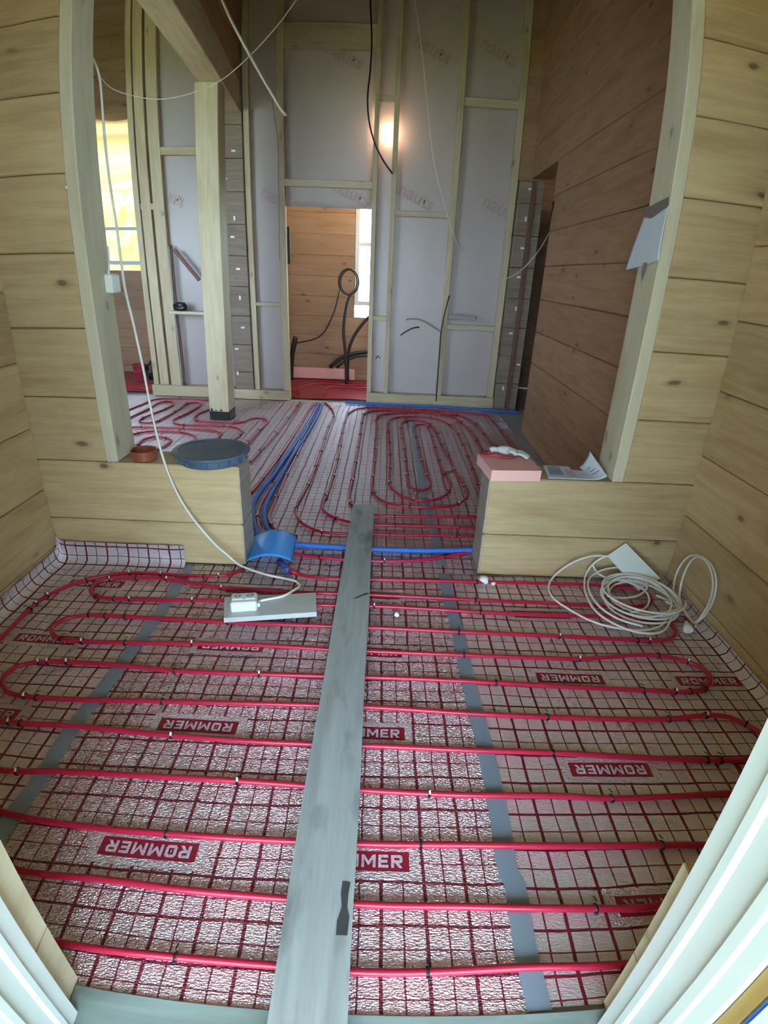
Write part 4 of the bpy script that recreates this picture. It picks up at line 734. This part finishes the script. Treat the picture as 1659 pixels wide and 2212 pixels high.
# white cable coil with plug and the board behind it
cl = empty('cable_coil', (1.15, 1.98, 0), 'coiled white extension cable lying in the right corner of the porch', 'cable')
pts = []
for k in range(6 * 24):
    a = k / 24 * 2 * math.pi; rr = .150 + .016 * math.sin(a * .37 + 1) + .008 * math.sin(a * 1.7)
    pts.append((1.158 + rr * 1.02 * math.cos(a) + .012 * math.sin(a * .21), 1.975 + rr * .95 * math.sin(a), .032 + .052 * (k / 144) + .006 * math.sin(a * 1.3) + .02 * max(0, math.sin(a))))
tube('cord', pts, .0046, CORD, cl, 8, .02)
for k in ('coilA', 'coilB', 'coilC', 'coilD'): tube('cord', DATA['O' + k] if 'O' + k in DATA else DATA[k], .0046, CORD, cl, 8, .02)
def lift(l): return [(x, y, max(z, .02)) for x, y, z in l]
tube('cord', lift(DATA['loop1']) + [(1.33, 1.815, .03)], .0046, CORD, cl, 8, .02); tube('cord', [(1.26, 1.95, .06)] + lift(DATA['loop2']) + [(1.24, 2.0, .06)], .0046, CORD, cl, 8, .02)
pg = lathe('plug', [(.0, 0), (.019, .001), (.02, .012), (.017, .02), (.012, .034), (.007, .045), (.005, .052)], WHITE, (0, 0, 0), None, 20)
pg.matrix_basis = Matrix.Translation((1.285, 1.785, .03)) @ Matrix.Rotation(math.radians(78), 4, Vector((.25, 1, 0)).cross(Vector((0, 0, -1)))) ; WM[pg.name] = pg.matrix_basis.copy(); setp(pg, cl)
q = [Vector(p) for p in DATA['panel']]
nrm = (q[1] - q[0]).cross(q[3] - q[0]).normalized()
nrm = nrm if nrm.y < 0 else -nrm
vv = [p for p in q] + [p - nrm * .008 for p in q]
tag(mesh('white_board', vv, [(0, 1, 2, 3), (7, 6, 5, 4), (0, 4, 5, 1), (1, 5, 6, 2), (2, 6, 7, 3), (3, 7, 4, 0)], TILEW), 'white flat board leaning on the right low wall behind the cable coil', 'board')
for i, (p, lb) in enumerate(zip(DATA['whitefoam'], ('lump of white foam at the foot of the right low wall corner', 'smaller white foam crumb right of the foam lump', 'tiny white foam crumb on the foil beside the plank'))):
    bm = bmesh.new(); bmesh.ops.create_icosphere(bm, subdivisions=3, radius=(.024, .012, .012)[i])
    for v in bm.verts: v.co *= 1 + .35 * noise.noise(v.co * 60 + Vector((i, 0, 0))); v.co.z *= .7
    tag(from_bm('foam_crumb', bm, FOAMW, None, True, Matrix.Translation((p[0], p[1], .014 if i == 0 else .008))), lb, 'foam crumb')

# ------------------------------------------------------------------ things in the hall
pl = empty('pillar', (-1.505, 4.97, 0), 'square wooden pillar with a black wrapped foot', 'pillar')
board('post', (-1.504, 4.972, .075), (-1.44, 4.97, 2.655), (1, 0, 0), .182, .20, STUD, pl, .005)
box('foot_wrap', (-1.5965, 4.872, .001), (-1.411, 5.074, .088), BLACK, pl, .003)
for x, h in ((-1.585, .03), (-1.545, .012), (-1.5, .02)): mesh('torn_flap', [(x, 4.8695, .086), (x + .03, 4.8695, .086), (x + .012, 4.868, .086 + h)], [(0, 1, 2)], BLACK, pl)
tag(tube('rope', [(-1.33, 3.6, 4.31), (-1.16, 3.6, 3.3), (-1.06, 3.6, 2.95)] + DATA['rope'], .0085, ROPE, None, 8, .03), 'pale rope end hanging from above in the hall', 'rope')
o_ = tube('string', DATA['string'], .0028, ROPE, None, 6, .04); tag(o_, 'thin string sagging across the top left of the hall', 'string')
tag(tube('black_cable', DATA['bcable'], .0075, BLACK, None, 8, .04), 'black cable hanging in front of the membrane to a back wall stud', 'cable')
tag(tube('string', [(.05, 5.2, 4.31), (.08, 5.2, 3.8)] + DATA['wstring'] + [[.72, 5.83, 1.5]], .0032, CORD, None, 6, .04), 'thin white string hanging before the back wall', 'string')
tag(tube('string', DATA['rstring'], .0045, ROPE, None, 6, .04), 'pale string between the back wall corner and the brown log wall', 'string')
tag(tube('stud_cable', DATA['studcable'], .0065, BLACK, None, 8, .03), 'black cable running down the third stud of the back wall', 'cable')
tag(tube('wire', DATA['wireA'], .0055, GREYM, None, 8, .02), 'grey wire end sticking out of the membrane, upper of two', 'wire')
tag(tube('wire', DATA['wireB'], .007, BLACK, None, 8, .02), 'black wire end sticking out of the membrane, lower of two', 'wire')
tag(tube('wire', DATA['wireC'], .005, BLACK, None, 8, .01), 'small hooked black wire in the narrow bay beside the doorway', 'wire')
tag(tube('wire', DATA['dcable'], .004, GREYM, None, 8, .03), 'thin grey wire along the left doorway stud', 'wire')
bk = empty('grey_bracket', (.78, 5.8, .9), 'grey metal bracket on the noggin at the right of the back wall', 'bracket')
box('plate', (.635, 5.79, .905), (.915, 5.835, .945), GREYM, bk); box('lip', (.66, 5.78, .943), (.80, 5.80, .958), GREYM, bk)
tag(board('brown_stick', (-2.108, 5.78, 1.458), (-1.88, 5.78, 1.18), (0, 1, 0), .025, .035, DARKW), 'dark brown stick nailed slantwise behind the pillar', 'stick')
tag(box('shelf_board', (-2.19, 5.70, .855), (-1.735, 5.83, .885), CASING), 'pale shelf board between the studs behind the pillar', 'shelf')
bm = bmesh.new(); bmesh.ops.create_icosphere(bm, subdivisions=3, radius=1)
for v in bm.verts:
    v.co *= 1 + .3 * noise.noise(v.co * 1.6); v.co = Vector((v.co.x * .075, v.co.y * .05, max(v.co.z, -.75) * .047))
tag(from_bm('black_bag', bm, BLACK, None, False, Matrix.Translation((-2.085, 5.755, .922))), 'crumpled black bag on the shelf board behind the pillar', 'bag')
for x in (-2.172, -2.145): tag(tube('conduit', [(x, 5.815, .12), (x + .002, 5.815, .5), (x - .004, 5.815, .9), (x, 5.815, 1.5)], .009, GREYM if x < -2.16 else DARKW, None, 8, .05), 'grey conduit on the left stud bay below the shelf' if x < -2.16 else 'dark conduit right beside the grey conduit below the shelf', 'conduit')
# behind the doorway
hc = empty('hose_coil', (-.46, 6.7, .1), 'thin black hose coiled into a ring in the back doorway', 'hose')
cx, cz = -.444, 1.20
for k, (dx, sc) in enumerate(((0, 1), (.012, .93), (-.014, .96))):
    tube('hose', [(cx + dx + .112 * sc * math.cos(a), 6.7 + .012 * k, cz + .142 * sc * math.sin(a)) for a in [2 * math.pi * i / 20 for i in range(20)]], .0075, BLACK, hc, 8, .03, True)
tube('stem', DATA['hosestem'] + [(-.46, 6.7, .02)], .017, BLACK, hc, 10, .04); tube('hose', DATA['hosethin'], .008, BLACK, hc, 8, .04)
tag(tube('black_conduit', DATA['cond1'] + [(-.455, 6.85, .02)], .018, BLACK, None, 10, .04), 'black conduit curving up to the right in the back doorway', 'conduit')
tag(tube('black_conduit', DATA['cond2'], .024, BLACK, None, 10, .04), 'thick black conduit arching low in the back doorway', 'conduit')
tag(tube('black_conduit', DATA['cond3'], .018, BLACK, None, 10, .04), 'black conduit just below the thick low arch in the back doorway', 'conduit')
tag(tube('black_conduit', [(-1.175, 6.85, .02), (-1.15, 6.85, .32), (-1.10, 6.85, .55)], .030, BLACK, None, 10, .04), 'short black upright conduit at the left of the back doorway', 'conduit')
tag(box('foam_strip', (-1.30, 6.93, .04), (-.372, 7.0, .168), PINK), 'long pink foam strip on the floor behind the back doorway', 'foam board')
tag(box('door_hinge_strip', (-1.011, 5.905, 1.36), (-.985, 5.93, 1.70), BLACK), 'black strip on the left side of the back doorway', 'strip')
# bare bulb glowing behind the membrane
lb = empty('bare_bulb', (.0, 6.03, 2.5), 'glowing bare bulb behind the membrane of the back wall', 'lamp')
BULB = plain('lit_bulb', (1, .8, .5), .3, emit=((1, .72, .38), 15))
bm = bmesh.new(); bmesh.ops.create_uvsphere(bm, u_segments=16, v_segments=10, radius=.035); from_bm('bulb', bm, BULB, lb, True, Matrix.Translation((.0, 6.03, 2.50)))
lathe('bulb_socket', [(.018, 0), (.02, .02), (.02, .05), (.008, .06)], BLACK, (0, 6.03, 2.53), lb, 16); tube('flex', [(0, 6.03, 2.59), (0.01, 6.03, 3.4), (0, 6.03, 4.28)], .004, BLACK, lb, 6, .1)
ld_ = bpy.data.lights.new('bulb_light', 'POINT'); ld_.energy = 30; ld_.color = (1, .78, .48); ld_.shadow_soft_size = .05
lo_ = bpy.data.objects.new('bulb_light', ld_); link(lo_, Matrix.Translation((-.04, 5.975, 2.53)), lb)
# film over the upper left window
tag(sheet('window_film', lambda u, v: (-3.8 + 1.25 * u, 7.02 - .05 * math.sin(u * 5) * v, 2.9 - (.82 - .12 * u) * v + .03 * math.sin(u * 9)), 30, 16, FILMW, None, True, .001), 'crumpled plastic film hanging over the far left window', 'plastic film')
# greenery outside the far left window
random.seed(11)
for k, lbx in enumerate(('yellow green bush outside the far left window, left', 'yellow green bush outside the far left window, middle', 'yellow green bush outside the far left window, right')):
    bm = bmesh.new(); bmesh.ops.create_icosphere(bm, subdivisions=5, radius=1.0)
    for v in bm.verts: v.co *= 1 + .28 * noise.noise(v.co * 3.1 + Vector((k * 5, 0, 0))) + .16 * noise.noise(v.co * 9)
    x = (-7.7, -5.1, -2.5)[k]
    tag(from_bm('bush', bm, GREENL, None, False, Matrix.Translation((x, 11.0 + .4 * k, 1.1)) @ Matrix.Diagonal((1.2, 1.0, 2.0 if k < 3 else .9, 1))), lbx, 'bush')

# odds and ends
tag(tube('wire_hook', [(1.318, 4.86, 1.80), (1.288, 4.85, 1.805), (1.284, 4.82, 1.83), (1.285, 4.80, 1.87), (1.287, 4.82, 1.90), (1.29, 4.86, 1.885)], .006, BLACK, None, 8, .01), 'black wire hook on the brown log wall beside its doorway', 'wire')
lathe('nail_plug', [(.0, 0), (.006, .001), (.006, .004), (.0, .005)], WHITE, (0, 0, 0), None, 12)
pgo = bpy.data.objects['nail_plug']; pgo.matrix_basis = Matrix.Translation((-1.205, 2.2262, 1.581)) @ Matrix.Rotation(math.pi / 2, 4, 'X'); WM[pgo.name] = pgo.matrix_basis.copy(); tag(pgo, 'small white nail cap on the left casing edge', 'nail')
bx_ = empty('red_bucket', (-2.93, 6.5, .02), 'small red bucket on the far left floor under the sunny window', 'bucket')
lathe('bucket_wall', [(.06, 0), (.075, .16), (.082, .165), (.082, .18), (.072, .18), (.06, .02), (0, .02)], plain('red_bucket', (.35, .02, .06), .4), (-2.93, 6.5, .03), bx_, 24)
tube('bucket_handle', [(-3.01, 6.5, .20), (-2.98, 6.43, .15), (-2.93, 6.41, .13), (-2.88, 6.43, .15), (-2.85, 6.5, .20)], .004, GREYM, bx_, 6, .02)
bm = bmesh.new(); bmesh.ops.create_icosphere(bm, subdivisions=3, radius=1)
for v in bm.verts:
    v.co *= 1 + .35 * noise.noise(v.co * 1.9 + Vector((3, 1, 0))); v.co = Vector((v.co.x * .085, v.co.y * .07, max(v.co.z, -.8) * .12))
tag(from_bm('black_bag', bm, BLACK, None, False, Matrix.Translation((-2.77, 6.5, .13))), 'black bag on the far left floor right of the red bucket', 'bag')

# membrane print: faint slanted lettering
PT = text_mesh('nauts', .20, .004)
for k, p in enumerate(DATA['print']):
    M_ = Matrix.Translation((p[0] + (.06 if k == 3 else 0), 5.893, p[2])) @ Matrix.Rotation(math.radians(24), 4, 'Y') @ Matrix.Rotation(math.pi / 2, 4, 'X') @ Matrix.Diagonal(((.55 if k in (0, 6) else .85), .9, 1, 1))
    o = inst('membrane_print', PT, M_, wb)
    if not PT.materials: PT.materials.append(MEMBP)
